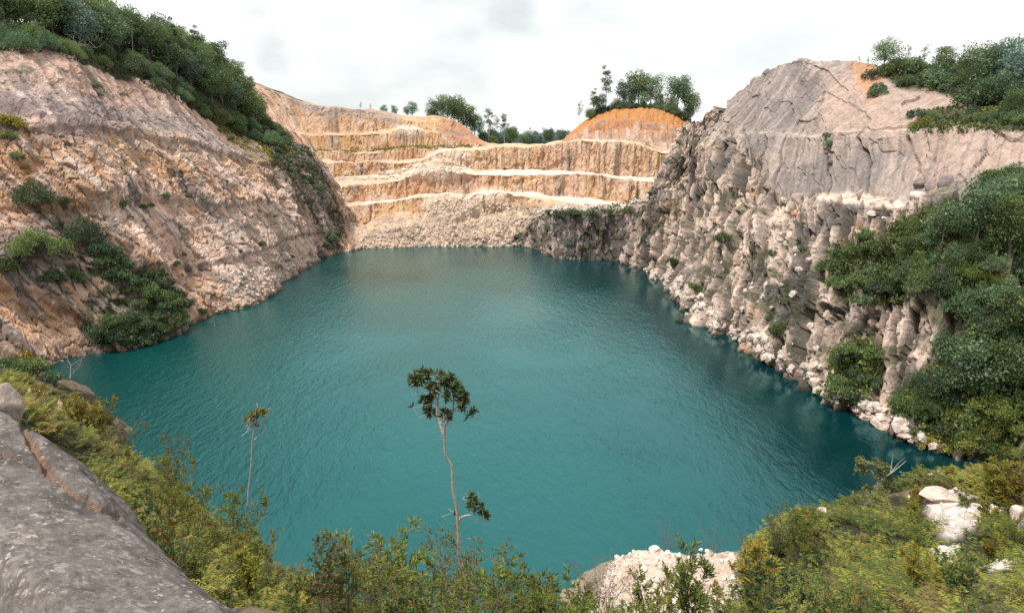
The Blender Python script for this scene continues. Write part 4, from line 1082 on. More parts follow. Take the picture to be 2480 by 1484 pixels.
for k, (x, y, w_, h_, cl, lab, rd) in enumerate([
    (2255,448,36,24,(.20,.165,.155),'grey boulder leaning on the right wall, highest of the bench boulders',1),(2228,437,36,20,(.17,.145,.14),'flat dark grey boulder left of the two big ones on the bench',1),(2288,440,38,34,(.19,.165,.16),'big dark rounded boulder right of the leaning one on the bench',1),
    (2222,462,40,18,(.50,.42,.37),'pale flat boulder in front of the dark ones on the bench',1),(2372,476,42,20,(.27,.235,.215),'pale round boulder on the grass to the right of the bench',1),(2158,475,28,9,(.26,.23,.22),'low flat grey stone on the bench',1),(2080,462,20,20,(.30,.26,.24),'small upright grey stone against the smooth right wall',1),
    (1935,472,26,36,(.27,.22,.20),'tall standing block at the end of the bench ledge',0),(1925,510,20,16,(.42,.26,.16),'orange stained block under the tall standing block',0),(2240,725,16,22,(.17,.155,.15),'dark upright boulder in the thicket on the right slope',1),(2110,512,30,10,(.5,.43,.38),'pale slab lying over the edge of the bench',0),(2145,520,24,9,(.46,.40,.36),'second pale slab next to the first at the bench edge',0)]):
    p = pick('R', x, y, 10)
    if p is None: continue
    d = proj(p)[2]; sw, sh = w_ / FPX * d * .62, h_ / FPX * d * .62
    p = p + np.array([.1, .5, -sh * .35]); sh *= 1.25
    boulder('boulder', p, (sw, sw * .8, sh), 400 + k, lab, cl, 'boulder', 'boulders on the right bench', k * .7, None, bool(rd), 0)

def rubble(name, surf, poly, n, smin, smax, seed, cols, lift=.25, power=2.5):
    rng = np.random.default_rng(seed); protos = [rock_pts(rng, 1, 7, (1, .8, .65)) for _ in range(12)]
    V0, x, y, d = SURF[surf]; m = np.where((polymask(x, y, poly, 1e-3) > .5) & (d > 1))[0]
    acc = Acc(); T = []
    for i in rng.choice(m, size=n):
        V, F = protos[rng.integers(12)]; s = smin + (smax - smin) * rng.random() ** power
        q = rng.normal(size=4); q /= np.linalg.norm(q); a, b, c, e = q
        Rm = np.array([[1-2*(c*c+e*e),2*(b*c-a*e),2*(b*e+a*c)],[2*(b*c+a*e),1-2*(b*b+e*e),2*(c*e-a*b)],[2*(b*e-a*c),2*(c*e+a*b),1-2*(b*b+c*c)]])
        W = (V * s) @ Rm.T + V0[i] + np.array([0, 0, s * lift])
        w = rng.random(); acc.add(W, F, np.asarray(cols[0]) * (1 - w) + np.asarray(cols[1]) * w)
    me = mesh_from(name, np.concatenate(acc.V), F3=np.concatenate(acc.F), col=np.concatenate(acc.C)); me.materials.append(M_BOULDER)
    return tag(link(name, me), kind='stuff')
rubble('rubble', 'B', [(850,606),(880,572),(960,552),(1100,540),(1200,532),(1300,528),(1300,600),(1000,602)], 2600, .18, .95, 1, ((.34,.28,.235),(.60,.48,.38)), .15, 3)
rubble('rubble', 'B', [(1010,510),(1060,485),(1160,480),(1260,500),(1200,520),(1080,525)], 900, .15, .6, 2, ((.58,.46,.36),(.72,.6,.48)))
rubble('rubble', 'B', [(800,432),(960,428),(1040,405),(1130,408),(1130,422),(1000,432),(800,440)], 500, .2, .8, 3, ((.52,.44,.37),(.7,.6,.5)))
rubble('rubble', 'B', [(790,396),(1000,394),(1100,380),(1560,352),(1590,366),(1100,392),(800,402)], 350, .2, .8, 4, ((.5,.4,.32),(.7,.6,.5)))
rubble('rubble', 'F', [(1280,520),(1500,515),(1580,490),(1580,470),(1350,500)], 500, .2, 1.0, 5, ((.42,.36,.31),(.66,.57,.49)))
rubble('rubble', 'R', [(1560,655),(1700,780),(1800,835),(1900,895),(2000,965),(2100,1010),(2200,1070),(2300,1115),(2290,1085),(2140,985),(2020,900),(1900,850),(1800,795),(1720,735),(1640,670)], 1100, .2, 1.1, 6, ((.44,.37,.32),(.70,.6,.52)))
rubble('rubble', 'R', [(1600,560),(1800,560),(1980,560),(1980,850),(1900,830),(1800,790),(1700,720)], 220, .2, .9, 7, ((.42,.36,.31),(.64,.54,.46)), .0)
rubble('rubble', 'L', [(520,690),(640,600),(720,640),(690,690),(600,740),(520,770)], 350, .2, .8, 8, ((.42,.35,.3),(.62,.53,.46)), .0)
rubble('gravel', 'N', GRAV, 1600, .04, .34, 9, ((.6,.5,.42),(.82,.74,.66)), .2, 4)
rubble('gravel', 'N', WROCK[0], 160, .05, .3, 10, ((.55,.48,.42),(.8,.72,.66)), .2, 3)
for k, (x, y, w_) in enumerate([(1582,1325,24),(1562,1345,13),(1590,1345,15),(1640,1325,12),(1655,1325,10),(1556,1375,20),(1618,1368,11),(1645,1378,15),(1640,1388,12),(1475,1385,13),(1570,1362,12),(1530,1425,14)]):
    p = pick('N', x, y, 8)
    if p is None: continue
    s = w_ / FPX * proj(p)[2] * .6
    boulder('stone', p + np.array([0, 0, s * .25]), (s, s * .7, s * .6), 500 + k, ['long pale flat stone at the water end of the gravel bank', 'white stone under the long flat one', 'white stone right of the one under the flat stone', 'white upright stone at the top right of the gravel bank', 'smaller white stone beside the upright one', 'wide white stone in the middle of the gravel bank', 'small white stone above the pair', 'upper stone of the white pair on the gravel bank', 'lower stone of the white pair on the gravel bank', 'pale stone by the dark shrub at the left of the gravel bank', 'pale stone just above the wide one', 'pale stone on the lower left of the gravel bank'][k], (.6, .54, .48), 'stone', 'white stones on the gravel bank', k, None, True)
for k, (x, y, w_, h_, lab) in enumerate([(2275,1160,50,26,'pink block of rock at the edge of the cove behind the fern slope'),(2400,1165,60,20,'flat pink rock by the cove at the right'),(2275,1205,90,24,'long white block along the top of the bare rock patch'),(2340,1210,40,22,'tilted brown stone on the white rock patch'),(2365,1212,40,22,'second tilted stone on the white rock patch'),(2210,1205,14,12,'small round stone in the ferns'),(2000,1245,26,18,'rounded rock at the lip over the water'),(1955,1262,26,20,'brown rock beside the lip shrubs'),(2475,1250,40,34,'white rock at the right photo edge'),(2135,1040,50,30,'pale waterside boulder at the foot of the right ramp'),(2200,1062,46,14,'flat pale rock half in the water of the cove'),(2105,1015,34,26,'pale split boulder by the water left of the flat one')]):
    p = pick(['N', 'R'], x, y, 8)
    if p is None: continue
    d = proj(p)[2]; sw, sh = w_ / FPX * d * .6, h_ / FPX * d * .7
    boulder('rock', p + np.array([0, .3, sh * .1]), (sw, sw * .8, sh), 520 + k, lab, (.46, .38, .33) if k not in (3, 4, 7) else (.27, .22, .19), 'rock', None, k * .9)

# ---- the big grey boulder in the left foreground (a slab sloping up to a long ridge)
def big_boulder():
    ridge = [(-420,760,8.5),(-150,905,7.0),(0,985,6.1),(110,1045,5.6),(190,1110,5.2),(255,1195,4.8),(290,1245,4.5),(400,1345,4.0),(500,1420,3.6),(570,1490,3.25),(700,1620,2.8),(900,1800,2.3)]
    r2 = [at(*p) for p in ridge]
    front = [(-700,980,6.2),(-420,1120,5.0),(-220,1200,4.4),(-100,1260,4.0),(-20,1320,3.7),(60,1390,3.4),(120,1440,3.2),(220,1540,2.85),(300,1620,2.6),(400,1720,2.35),(500,1850,2.1),(640,2050,1.8)]
    r1 = [at(*p) for p in front]
    r0 = [p + np.array([-.2, -.8, -1.2]) for p in r1]
    r2 = [p + np.array([-.05, 0, -.03]) for p in r2]; r3 = [p + np.array([.10, .32, -.45]) for p in r2]; r4 = [p + np.array([.5, .7, -2.2]) for p in r2]
    P, VR, VM, UM = loft([np.array(r) for r in (r0, r1, r2, r3, r4)], .022)
    P = blurgrid(P, 6); N = normals(P)
    if N[..., 2].mean() < 0: N = -N
    low, mid, fine = fbm(P / 1.2, 3, 601), fbm(P / .3, 4, 602), fbm(P / .08, 3, 603)
    px, py, _ = proj(P)
    def crack(pts, wd):
        m = np.full(px.shape, 1e9)
        for (x1, y1), (x2, y2) in zip(pts[:-1], pts[1:]):
            t = np.clip(((px - x1) * (x2 - x1) + (py - y1) * (y2 - y1)) / ((x2 - x1) ** 2 + (y2 - y1) ** 2), 0, 1)
            m = np.minimum(m, np.hypot(px - x1 - t * (x2 - x1) + 7 * mid, py - y1 - t * (y2 - y1) + 7 * fine))
        return 1 - sstep(wd * .4, wd, m)
    c1 = crack([(60,1040),(90,1090),(115,1140),(130,1155),(185,1200),(230,1222),(285,1252)], 13); c2 = crack([(0,1100),(60,1118),(130,1155)], 5); c3 = crack([(20,1020),(70,1035),(110,1055)], 6)
    cr = np.clip(c1 + .6 * c2 + .6 * c3, 0, 1)
    P = P + N * (.03 * low + .012 * mid + .008 * fine - .07 * cr + .05 * sstep(-5, 5, (py - 1040) - .75 * (px - 0) + 40) * 0)[..., None]
    col = lerp(np.array([.095, .082, .076]), np.array([.165, .145, .133]), sstep(-.6, .6, mid + .8 * low))
    col = lerp(col, np.array([.07, .062, .056]), sstep(.15, .5, fbm(P / .12, 4, 604)) * .4)
    lich = sstep(.5, .8, fbm(P / .035, 2, 605) + .3 * low + .25 * fbm(P / .2, 2, 606))
    col = lerp(col, np.array([.55, .51, .47]), lich * .25)
    col = lerp(col, np.array([.24, .14, .08]), cr * .8)
    o = link('boulder', mesh_from('boulder', P.reshape(-1, 3), grid_faces(*P.shape[:2]), col=col.reshape(-1, 3), smooth=True), rock_mat('boulder_near', 14, .6, .42, (26, .83, (.46, .43, .40))))
    tag(o, 'huge grey lichen-speckled boulder with a long crack in the lower left foreground', 'boulder')
    keep('BB', P)
big_boulder()
p = at(0, 968, 7.6); boulder('boulder', p + np.array([-.05, .2, -.15]), (.16, .22, .30), 640, 'small pale boulder standing behind the huge one at the left photo edge', (.34, .29, .26), rounded=True)
for k, (x, y, Y, w_, h_, lab) in enumerate([(60,925,40,70,30,'pale pink rock slab on the slope over the left corner of the lake'),(155,1010,33,16,50,'pale upright rock in the ferns on the left slope')]):
    p = at(x, y + 12, Y); p[2] = ground(p[0], p[1]); d = proj(p)[2]
    boulder('rock', p + np.array([0, 0, h_ / FPX * d * .2]), (w_ / FPX * d * .6, w_ / FPX * d * .4, h_ / FPX * d * .6), 650 + k, lab, (.55, .42, .35), 'rock')

# ================================================================== NEAR PLANTS
FG1 = ((.085, .12, .025), (.38, .35, .06)); FG2 = ((.15, .10, .045), (.30, .22, .07))
def ferns(name, poly, n, seed, cols, ln=(.5, 1.0), excl=(), lab=None):
    rng = np.random.default_rng(seed); V0, x, y, d = SURF['N']
    m = (polymask(x, y, poly, 1e-3) > .5) & (d > 1) & (V0[:, 2] > .6)
    if excl: m &= BARE < .45
    idx = np.where(m)[0]
    if len(idx) == 0: return
    clump = fbm(V0[idx] / 2.5, 3, seed); wgt = np.clip(.5 + clump, .05, 1.5); wgt /= wgt.sum()
    acc = Acc(); NP = 9
    sel = rng.choice(idx, size=n, p=wgt)
    for i in sel:
        b = V0[i] + rng.normal(size=3) * np.array([.12, .12, .02]); nf = rng.integers(4, 7); a0 = rng.random() * 6.28
        tone = np.clip(.42 + .8 * fbm(V0[i] / 1.7, 3, seed + 5) + .22 * rng.normal(), 0, 1); dead = rng.random() < .10 + .35 * max(0, float(fbm(V0[i] / 3, 2, seed + 8)))
        for f in range(nf):
            a = a0 + f * 6.28 / nf + rng.normal() * .3; L_ = (ln[0] + (ln[1] - ln[0]) * rng.random()) * (.62 + .38 * min(1, max(0, (V0[i][1] - 9) / 14))); rise = .85 + .6 * rng.random()
            t = np.linspace(.12, 1, NP); hz = L_ * t * .68; vz = L_ * (rise * t - .75 * t * t) + .05
            o_ = np.array([math.cos(a), math.sin(a), 0]); s_ = np.array([-math.sin(a), math.cos(a), 0])
            c = b + o_ * hz[:, None] + np.array([0, 0, 1]) * vz[:, None]
            wd = L_ * .40 * (1 - t) ** .7 + .03
            for sg in (1, -1):
                ax = unit(s_ * sg + o_ * .55 + np.array([0, 0, -.25]) + rng.normal(size=(NP, 3)) * .12); sd = np.broadcast_to(o_, ax.shape)
                V, F = leaf_quads(c, ax, sd, wd, np.full(NP, L_ * .075))
                w = np.clip(tone + .32 * rng.normal(size=NP), 0, 1)[:, None]
                cc = np.asarray(cols[0]) * (1 - w) + np.asarray(cols[1]) * w
                if dead: cc = np.asarray(FG2[0]) * (1 - w) + np.asarray(FG2[1]) * w
                acc.add(V, F, np.repeat(cc, 4, axis=0))
    return tag(link(name, acc.mesh(name, M_NEARLEAF)), kind='stuff')
RSL = [(1780,1500),(1800,1380),(1880,1270),(2000,1235),(2130,1190),(2260,1160),(2500,1140),(2800,1140),(2800,1500),(2400,1700),(1750,1700)]
ferns('ferns', RSL, 3700, 21, FG1, (.6, 1.15), WROCK + [GRAV])
LSL = [(0,900),(60,915),(180,970),(280,1045),(340,1100),(470,1190),(560,1230),(650,1300),(690,1345),(760,1500),(560,1500),(400,1400),(280,1250),(200,1110),(0,990)]
ferns('ferns', LSL, 2600, 22, FG1, (.45, .9), [LROCK])
ferns('ferns', [(700,1380),(1450,1400),(1450,1800),(700,1800)], 700, 23, ((.07,.10,.03),(.22,.22,.05)), (.5, .9))

S_NARROW = [make_shrub(700 + k, 3.0, .9, 5, 16, .17, .26, 14, ((.085, .14, .03), (.26, .29, .055)), ((.42, .30, .06), .06)) for k in range(4)]
S_BROAD = [make_shrub(710 + k, 2.6, .8, 5, 12, .17, .42, 11, ((.065, .12, .035), (.21, .24, .055)), ((.42, .2, .05), .04)) for k in range(3)]
S_TWIG = [make_shrub(720 + k, 3.0, 1.2, 6, 20, .085, .45, 11, ((.09, .12, .05), (.20, .21, .08)), ((.3, .18, .08), .06)) for k in range(3)]
S_YEL = [make_shrub(730 + k, 1.6, .9, 5, 12, .16, .28, 14, ((.14, .17, .03), (.38, .33, .05)), ((.40, .2, .04), .06)) for k in range(3)]
S_BIGL = [make_shrub(740 + k, 1.3, .8, 4, 6, .22, .55, 6, ((.08, .15, .05), (.22, .26, .08)), None) for k in range(2)]
S_TALLB = [make_shrub(745 + k, 3.0, .6, 5, 9, .21, .42, 8, ((.06, .09, .03), (.19, .20, .06)), ((.46, .20, .05), .07), 1.0) for k in range(3)]
S_POLE = [make_shrub(750 + k, 3.4, .45, 4, 20, .17, .28, 14, ((.08, .14, .025), (.24, .27, .05)), None, 1.1) for k in range(2)]
S_BARE = [make_shrub(760 + k, 2.4, 1.3, 7, 16, .06, .5, 2, ((.12, .08, .06), (.2, .13, .1)), None, .8, .014) for k in range(2)]

def near_plant(name, protos, hp, x, ytop, Y, lab, cat='shrub', group=None, h0=3.0, k=0):
    """plant whose tip reaches photo row ytop at distance Y, rooted in the ground there"""
    t = at(x, ytop, Y); gz = ground(t[0], t[1]); h = max(.4, t[2] - gz)
    return place(name, protos[k % len(protos)], (t[0], t[1], gz - .05), .87 * h / h0, lab, cat, group)
for k, (x, y, s, kd, lab) in enumerate([(30,893,3.0,'M','grey green bush filling the corner between the left wall and the lake'),(85,900,3.2,'M','rounded grey green bush at the lake corner'),(135,918,2.4,'D','dark twiggy bush at the tip of the lake corner'),(185,958,1.8,'Y','yellow green bush on the shore of the lake corner'),(232,985,1.7,'Y','bright yellow bush lower on the left shore'),(262,1012,1.5,'M','olive bush on the left shore by the ferns')]):
    p = pick('N', x, y, 10)
    if p is not None: p[2] -= .25; place('bush', random.choice({'D': B_DARK, 'M': B_MID, 'Y': B_YEL}[kd]), p, s / 3.0, lab, 'bush')
CEN = [ # x, tip y, Y, kind, label
 (870,1255,13,'N','narrow-leaved shrub behind the big-leaved plant near the centre bottom'),(935,1285,14,'N','upright shrub with pointed tips right of the big-leaved plant'),(985,1275,15,'N','tall olive shrub between centre bottom and the lone tree'),(900,1310,11,'T','fine twiggy shrub at the centre bottom'),(1045,1285,17,'T','twiggy pale shrub left of the lone tree foot'),(1100,1262,20,'T','bushy shrub at the foot of the lone tree'),(1135,1290,19,'T','thin shrub right of the lone tree foot'),
 (1190,1340,14,'N','shrub with orange tips right of the lone tree'),(1240,1335,15,'N','dense green shrub at the bottom right of the lone tree'),(1290,1370,14,'N','lower green shrub beside the dense one'),(1345,1370,16,'B','broad-leaved shrub left of the gravel bank'),(1310,1410,12,'N','yellowish shrub low at the bottom centre right'),(1400,1385,15,'N','shrub bordering the gravel bank on the left'),(1440,1420,14,'N','low shrub covering the left of the gravel bank'),
 (1090,1360,12,'T','grey green shrub at the bottom under the lone tree'),(1020,1370,11,'N','shrub at the bottom edge left of the lone tree'),(1150,1400,10,'N','shrub at the bottom edge under the orange-tipped one'),(960,1390,9,'B','leafy shrub at the bottom edge near the centre'),(700,1390,12,'B','leafy shrub beside the brown rock at the lower left'),(640,1340,16,'B','shrub over the brown rock at lower left'),(720,1440,9,'B','leafy shrub at the bottom edge right of the boulder end'),
 (1230,1420,9,'N','olive shrub at the bottom edge right of centre'),(1370,1440,10,'N','shrub at the bottom edge left of the gravel'),(820,1400,8,'B','broad-leaved shrub at the bottom edge under the big-leaved plant'),(880,1440,7.5,'N','low shrub at the very bottom near the centre'),
 (1500,1440,12,'P','bright upright shrub at the bottom in front of the gravel bank'),(1600,1362,14,'P','green bushy shrub in the middle of the gravel bank'),(1690,1275,15,'P','tall slender bright green shrub standing before the gravel bank'),(1570,1425,11,'N','shrub at the bottom edge before the gravel bank'),(1650,1440,11,'P','low bright shrub at the bottom edge before the gravel'),(1740,1400,13,'N','fine shrub at the right of the gravel bank'),(1760,1440,12,'N','low shrub at the right foot of the gravel bank'),
 (1845,1300,22,'Y','yellow tipped shrub over the water right of the gravel bank'),(1895,1200,26,'T','grey green rounded shrub on the lip of the fern slope'),(1945,1215,25,'N','yellow green shrub right of the grey green one on the lip'),(1970,1240,24,'N','leaning shrub on the lip of the fern slope'),(2060,1220,30,'N','thin shrub between the lip rocks'),
 (2225,1120,37,'N','olive shrub standing at the cove edge'),(2190,1150,36,'T','twiggy shrub left of the olive one at the cove edge'),(2300,1130,38,'T','sparse shrub right of the pink block at the cove'),(2425,1100,31,'Y','yellow small tree at the right edge above the fern slope'),(2470,1105,29,'Y','yellow shrub cut by the right photo edge'),(2370,1150,33,'N','green shrub before the flat pink rock'),(2340,1185,30,'G','big-leaved plant above the white rock patch'),(2460,1240,24,'N','shrub beside the white rock at the right'),(2395,1200,28,'Y','low yellow shrub behind the rock patch'),
 (1960,1400,15,'G','big pale-leaved plant in the middle of the fern slope'),(1985,1440,14,'N','dark shrub below the big-leaved plant on the fern slope'),(1880,1380,16,'N','shrub at the left of the fern slope'),(1830,1420,13,'N','shrub at the lower left of the fern slope'),(2080,1400,15,'N','shrub in the ferns at the bottom right of centre'),
 (550,1165,22,'N','bushy young tree right of the left slope crest'),(610,1245,20,'N','dark shrub at the foot of the thin left tree'),(580,1290,17,'B','reddish green shrub below the bushy young tree'),(395,1040,26,'T','sparse tall shrub on the left slope over the water'),(385,1080,22,'N','shrub in front of the sparse tall one on the left slope'),(440,1130,20,'N','shrub with fine leaves on the left slope'),(500,1210,18,'N','dark shrub near the lower left slope'),(280,990,34,'T','thin shrub over the left corner of the water'),(230,960,36,'Y','yellow shrub on the left slope near the lake corner'),(180,955,32,'Y','yellow green shrub in the ferns at far left'),(460,1270,12,'B','leafy shrub beside the huge boulder'),(540,1340,10,'B','leafy shrub near the lower end of the huge boulder'),(620,1400,9,'B','dark leafy shrub at the lower end of the huge boulder'),(380,1190,14,'N','low shrub above the huge boulder')]
KD = {'N': (S_NARROW, 3.0), 'B': (S_BROAD, 2.6), 'T': (S_TWIG, 3.0), 'Y': (S_YEL, 1.6), 'G': (S_BIGL, 1.3), 'P': (S_POLE, 3.4)}
for k, (x, yt, Y, kd, lab) in enumerate(CEN):
    pr, h0 = KD[kd]
    near_plant('shrub', pr, 0, x, yt, Y, lab, 'shrub', None, h0, k)
for k, (x, yt, Y, lab) in enumerate([(345,1190,6.4,'big-leaved plant peeping over the middle of the huge boulder'),(300,1200,6.2,'big-leaved sapling touching the crack end of the huge boulder'),(370,1215,6.0,'big-leaved sapling right of the crack end'),(790,1262,6.5,'tall out-of-focus plant with drooping broad leaves at the centre bottom'),(765,1300,6.2,'broad-leaved plant just left of the tall drooping one'),(830,1290,6.8,'broad-leaved plant just right of the tall drooping one')]):
    near_plant('plant', S_TALLB, 0, x, yt, Y, lab, 'plant', None, 3.0, k)
for k, (x, yt, Y, lab) in enumerate([(1455,1320,34,'reddish bare shrub at the left end of the gravel bank'),(1480,1335,33,'dark bare shrub beside the reddish one'),(1620,1255,45,'bare pale twiggy bush rising behind the gravel bank'),(1800,1280,42,'bare grey bush right of the gravel bank'),(1730,1270,43,'grey twiggy bush behind the slender green shrub'),(1960,1200,30,'bare twigs among the lip shrubs')]):
    near_plant('bare_bush', S_BARE, 0, x, yt, Y, lab, 'bush', 'bare bushes by the gravel bank', 2.4, k)

def scatter_shrubs(poly, n, dmin, seed, excl, lab, grp):
    for p in poisson('N', poly, n * 2, dmin, seed)[:n]:
        xx, yy, _ = proj(p)
        if p[2] < .8 or any(polymask(np.array([xx]), np.array([yy]), e, 1e-3)[0] > .5 for e in excl): continue
        d = proj(p)[2]; protos, h0 = random.choice([(S_NARROW, 3.0), (S_BROAD, 2.6), (S_YEL, 1.6), (S_TWIG, 3.0)])
        place('undergrowth_shrub', random.choice(protos), p - np.array([0, 0, .05]), (.55 + 1.0 * random.random() ** 1.5) / h0, lab, 'shrub', grp)
S_DARK = [make_shrub(770 + k, 2.2, 1.0, 7, 12, .17, .40, 11, ((.03, .065, .03), (.10, .15, .055)), ((.2, .22, .06), .1)) for k in range(3)]
for k, (x, yt, Y) in enumerate([(1870,1345,19),(1920,1385,17),(1850,1400,15),(2010,1375,18),(2050,1425,15),(1900,1440,13.5),(2100,1345,21),(2150,1290,25),(2060,1310,24),(1985,1330,22),(2200,1440,15),(2290,1420,17),(2480,1330,21),(2140,1450,13),(1960,1455,12.5),(2030,1470,12),(2440,1420,16)]):
    near_plant('leafy_shrub', S_DARK, 0, x, yt, Y, 'dark green leafy shrub standing out among the yellow ferns at the lower right', 'shrub', 'dark leafy shrubs among the lower right ferns', 2.2, k)
scatter_shrubs(RSL, 230, .6, 31, WROCK + [GRAV], 'low shrub growing among the ferns of the slope at the lower right', 'low shrubs in the ferns at the lower right')
scatter_shrubs(LSL, 60, .75, 32, [], 'low shrub growing among the ferns of the slope at the lower left', 'low shrubs in the ferns at the lower left')
scatter_shrubs([(1480,1400),(1800,1380),(1800,1500),(1450,1500)], 16, .8, 33, [], 'small shrub rooted on the gravel bank', 'small shrubs on the gravel bank')
# ---- lone tree and thin tree, built from their own branch paths
def path_tree(name, Y, trunk_paths, clumps, label, leaf, col, mat, seed):
    rng = np.random.default_rng(seed); base = trunk_paths[0][0]
    g = at(base[0], base[1], Y); gz = ground(g[0], g[1]); root = np.array([g[0], g[1], gz])
    tr, cr = Acc(), Acc()
    def W(x, y, j): p = at(x, y, Y); p[1] += j; return p - root
    for n_, tp in enumerate(trunk_paths):
        pts = [W(x, y, (dy if n_ else 0)) for x, y, r, dy in tp]
        if n_ == 0: pts[0] = np.array([0, 0, -.3])
        path = catmull(np.array(pts), 4 * len(pts)); rad = np.interp(np.linspace(0, 1, len(path)), np.linspace(0, 1, len(tp)), [q[2] for q in tp])
        V, F = tube(path, rad, 7); tr.add(V, F)
    for x, y, rpx, n, dy in clumps:
        c = W(x, y, dy); rad = rpx / FPX * Y * 1.12
        for w_ in range(int(n * .62)):                         # whorls of leaves at twig ends
            d = unit(rng.normal(size=3)); p = c + d * rad * rng.random() ** .5 * np.array([1, 1, .8])
            ax0 = unit(d * .7 + np.array([0, 0, .5]) + rng.normal(size=3) * .35); nl = rng.integers(6, 10)
            V, F = tube([p - ax0 * .45 + rng.normal(size=3) * .06, p], [.012, .006], 3); tr.add(V, F)
            o1 = unit(np.cross(ax0, [.3, .5, .2])); o2 = np.cross(ax0, o1); an = np.arange(nl) * 6.28 / nl + rng.random()
            ax = unit(np.cos(an)[:, None] * o1 + np.sin(an)[:, None] * o2 + ax0 * (.35 + .5 * rng.random()) - np.array([0, 0, .15]))
            sd = unit(np.cross(ax, ax0)); ln = leaf * (.7 + .5 * rng.random(nl))
            V, F = leaf_fold(np.repeat(p[None], nl, 0), ax, sd, ln, ln * .36)
            ww = rng.random((nl, 1)); cr.add(V, F, np.repeat(np.asarray(col[0]) * (1 - ww) + np.asarray(col[1]) * ww, 6, axis=0))
    o = empty(name, root); link('trunk', tr.mesh('trunk', mat, True), None, o); link('crown', cr.mesh('crown', M_NEARLEAF), None, o)
    return tag(o, label, 'tree')
path_tree('lone_tree', 24, [
 [(1113,1330,.075,0),(1109,1264,.068,0),(1098,1191,.06,0),(1094,1131,.055,0),(1079,1101,.05,0),(1077,1058,.046,0)],
 [(1077,1058,.07,0),(1064,1028,.06,.1),(1057,1011,.05,.15),(1059,976,.045,.2),(1050,960,.035,.2),(1029,935,.02,.3),(1012,915,.01,.4)],
 [(1077,1058,.05,0),(1079,1028,.045,-.1),(1092,1006,.04,-.2),(1098,989,.035,-.3),(1100,955,.025,-.3),(1090,915,.012,-.4)],
 [(1059,976,.03,.2),(1066,945,.022,.2),(1075,915,.012,0)],[(1098,989,.025,-.3),(1118,965,.015,-.4),(1130,950,.008,-.5)],[(1057,1011,.02,.15),(1040,998,.012,.4),(1030,985,.008,.5)],[(1092,1006,.018,-.2),(1082,998,.01,-.5)],
 [(1098,989,.014,-.3),(1125,985,.01,-.4),(1145,990,.006,-.4)],[(1059,976,.01,.2),(1025,985,.007,.1),(1000,987,.005,0)],[(1111,1262,.05,0),(1120,1248,.04,-.1),(1138,1240,.032,-.2),(1150,1236,.02,-.3),(1145,1210,.012,-.3),(1142,1190,.008,-.3)],[(1150,1236,.012,-.3),(1165,1225,.008,-.2),(1175,1238,.006,-.2)]],
 [(1008,918,18,34,.3),(1030,912,18,34,.3),(1045,935,12,16,.0),(1085,912,17,36,-.3),(1102,928,18,38,-.4),(1118,950,16,30,-.5),(1068,920,12,12,.2),(1060,905,8,6,.1),(1028,978,14,22,.4),(1038,1000,12,18,.3),(1050,960,12,14,.5),(1078,990,14,18,-.5),(1086,1004,9,9,-.4),(1126,966,11,14,-.5),(1145,986,8,7,-.4),(1137,1002,5,3,-.3),(999,987,5,3,0),(1000,935,10,10,.4),(1090,945,12,12,-.6),
  (1140,1190,8,8,-.3),(1150,1205,9,10,-.2),(1162,1216,10,11,-.3),(1174,1238,10,13,-.2),(1142,1213,6,5,-.4),(1097,1245,7,4,.2)],
 'slender lone tree with a pale winding trunk and tufted dark crown standing before the lake', .22, ((.04, .075, .035), (.14, .19, .07)), M_PALE, 5)
path_tree('thin_tree', 22, [
 [(598,1290,.036,0),(600,1235,.032,0),(608,1130,.026,0),(611,1070,.022,0),(616,1030,.016,0),(622,1005,.01,0)],[(611,1070,.018,0),(628,1050,.014,.2),(640,1020,.008,.2)]],
 [(610,1014,13,11,0),(632,1006,13,12,.2),(622,994,12,8,-.1),(608,1035,7,5,.1)], 'thin spindly tree with a small tufted top left of the lone tree', .2, ((.07, .09, .03), (.20, .20, .06)), M_DEAD, 6)
# spreading little tree on the tip of the fern slope
path_tree('spreading_tree', 36, [
 [(2126,1205,.09,0),(2126,1178,.08,0),(2128,1160,.07,0)],[(2128,1160,.05,0),(2110,1140,.035,.3),(2090,1122,.015,.4)],[(2128,1160,.05,0),(2130,1130,.03,-.2),(2122,1108,.012,-.2)],[(2128,1160,.05,0),(2150,1140,.035,-.3),(2185,1108,.012,-.4)],[(2150,1140,.02,-.3),(2165,1120,.012,.2),(2170,1104,.006,.3)],[(2110,1140,.02,.3),(2085,1140,.01,.2),(2074,1128,.006,.2)],[(2150,1140,.02,-.3),(2178,1128,.012,.2),(2196,1112,.006,.2)]],
 [(2092,1122,13,26,.3),(2118,1115,14,30,-.2),(2105,1140,14,30,.3),(2138,1130,13,24,0),(2128,1145,14,24,-.3),(2085,1138,9,12,.2),(2155,1138,9,10,.2),(2122,1185,14,26,-.4),(2135,1190,12,20,-.3),(2112,1195,12,20,.3)],
 'small spreading tree with half bare branches on the tip of the fern slope', .19, ((.09, .12, .04), (.24, .24, .07)), M_DEAD, 7)
# bare tree in the water corner at the left
o = empty('dead_tree', atz(165, 935, -.2), .4, .75); link('trunk', branch_tree(320, 7, .8, 3, 3, M_DEAD, .10), None, o); tag(o, 'white bare dead tree in the left corner of the lake', 'tree')
o = empty('dead_bush', atz(235, 862, .3), 2.0, .5); link('trunk', branch_tree(321, 6, 1.0, 4, 3, M_DEAD, .07), None, o); tag(o, 'grey bare bush overhanging the water under the left wall', 'bush')
o = empty('dead_bush', atz(520, 790, .1), 1.0, .45); link('trunk', branch_tree(322, 6, 1.1, 4, 3, M_DEAD, .07), None, o); tag(o, 'bare grey twigs in the water under the dark bush of the left wall', 'bush')

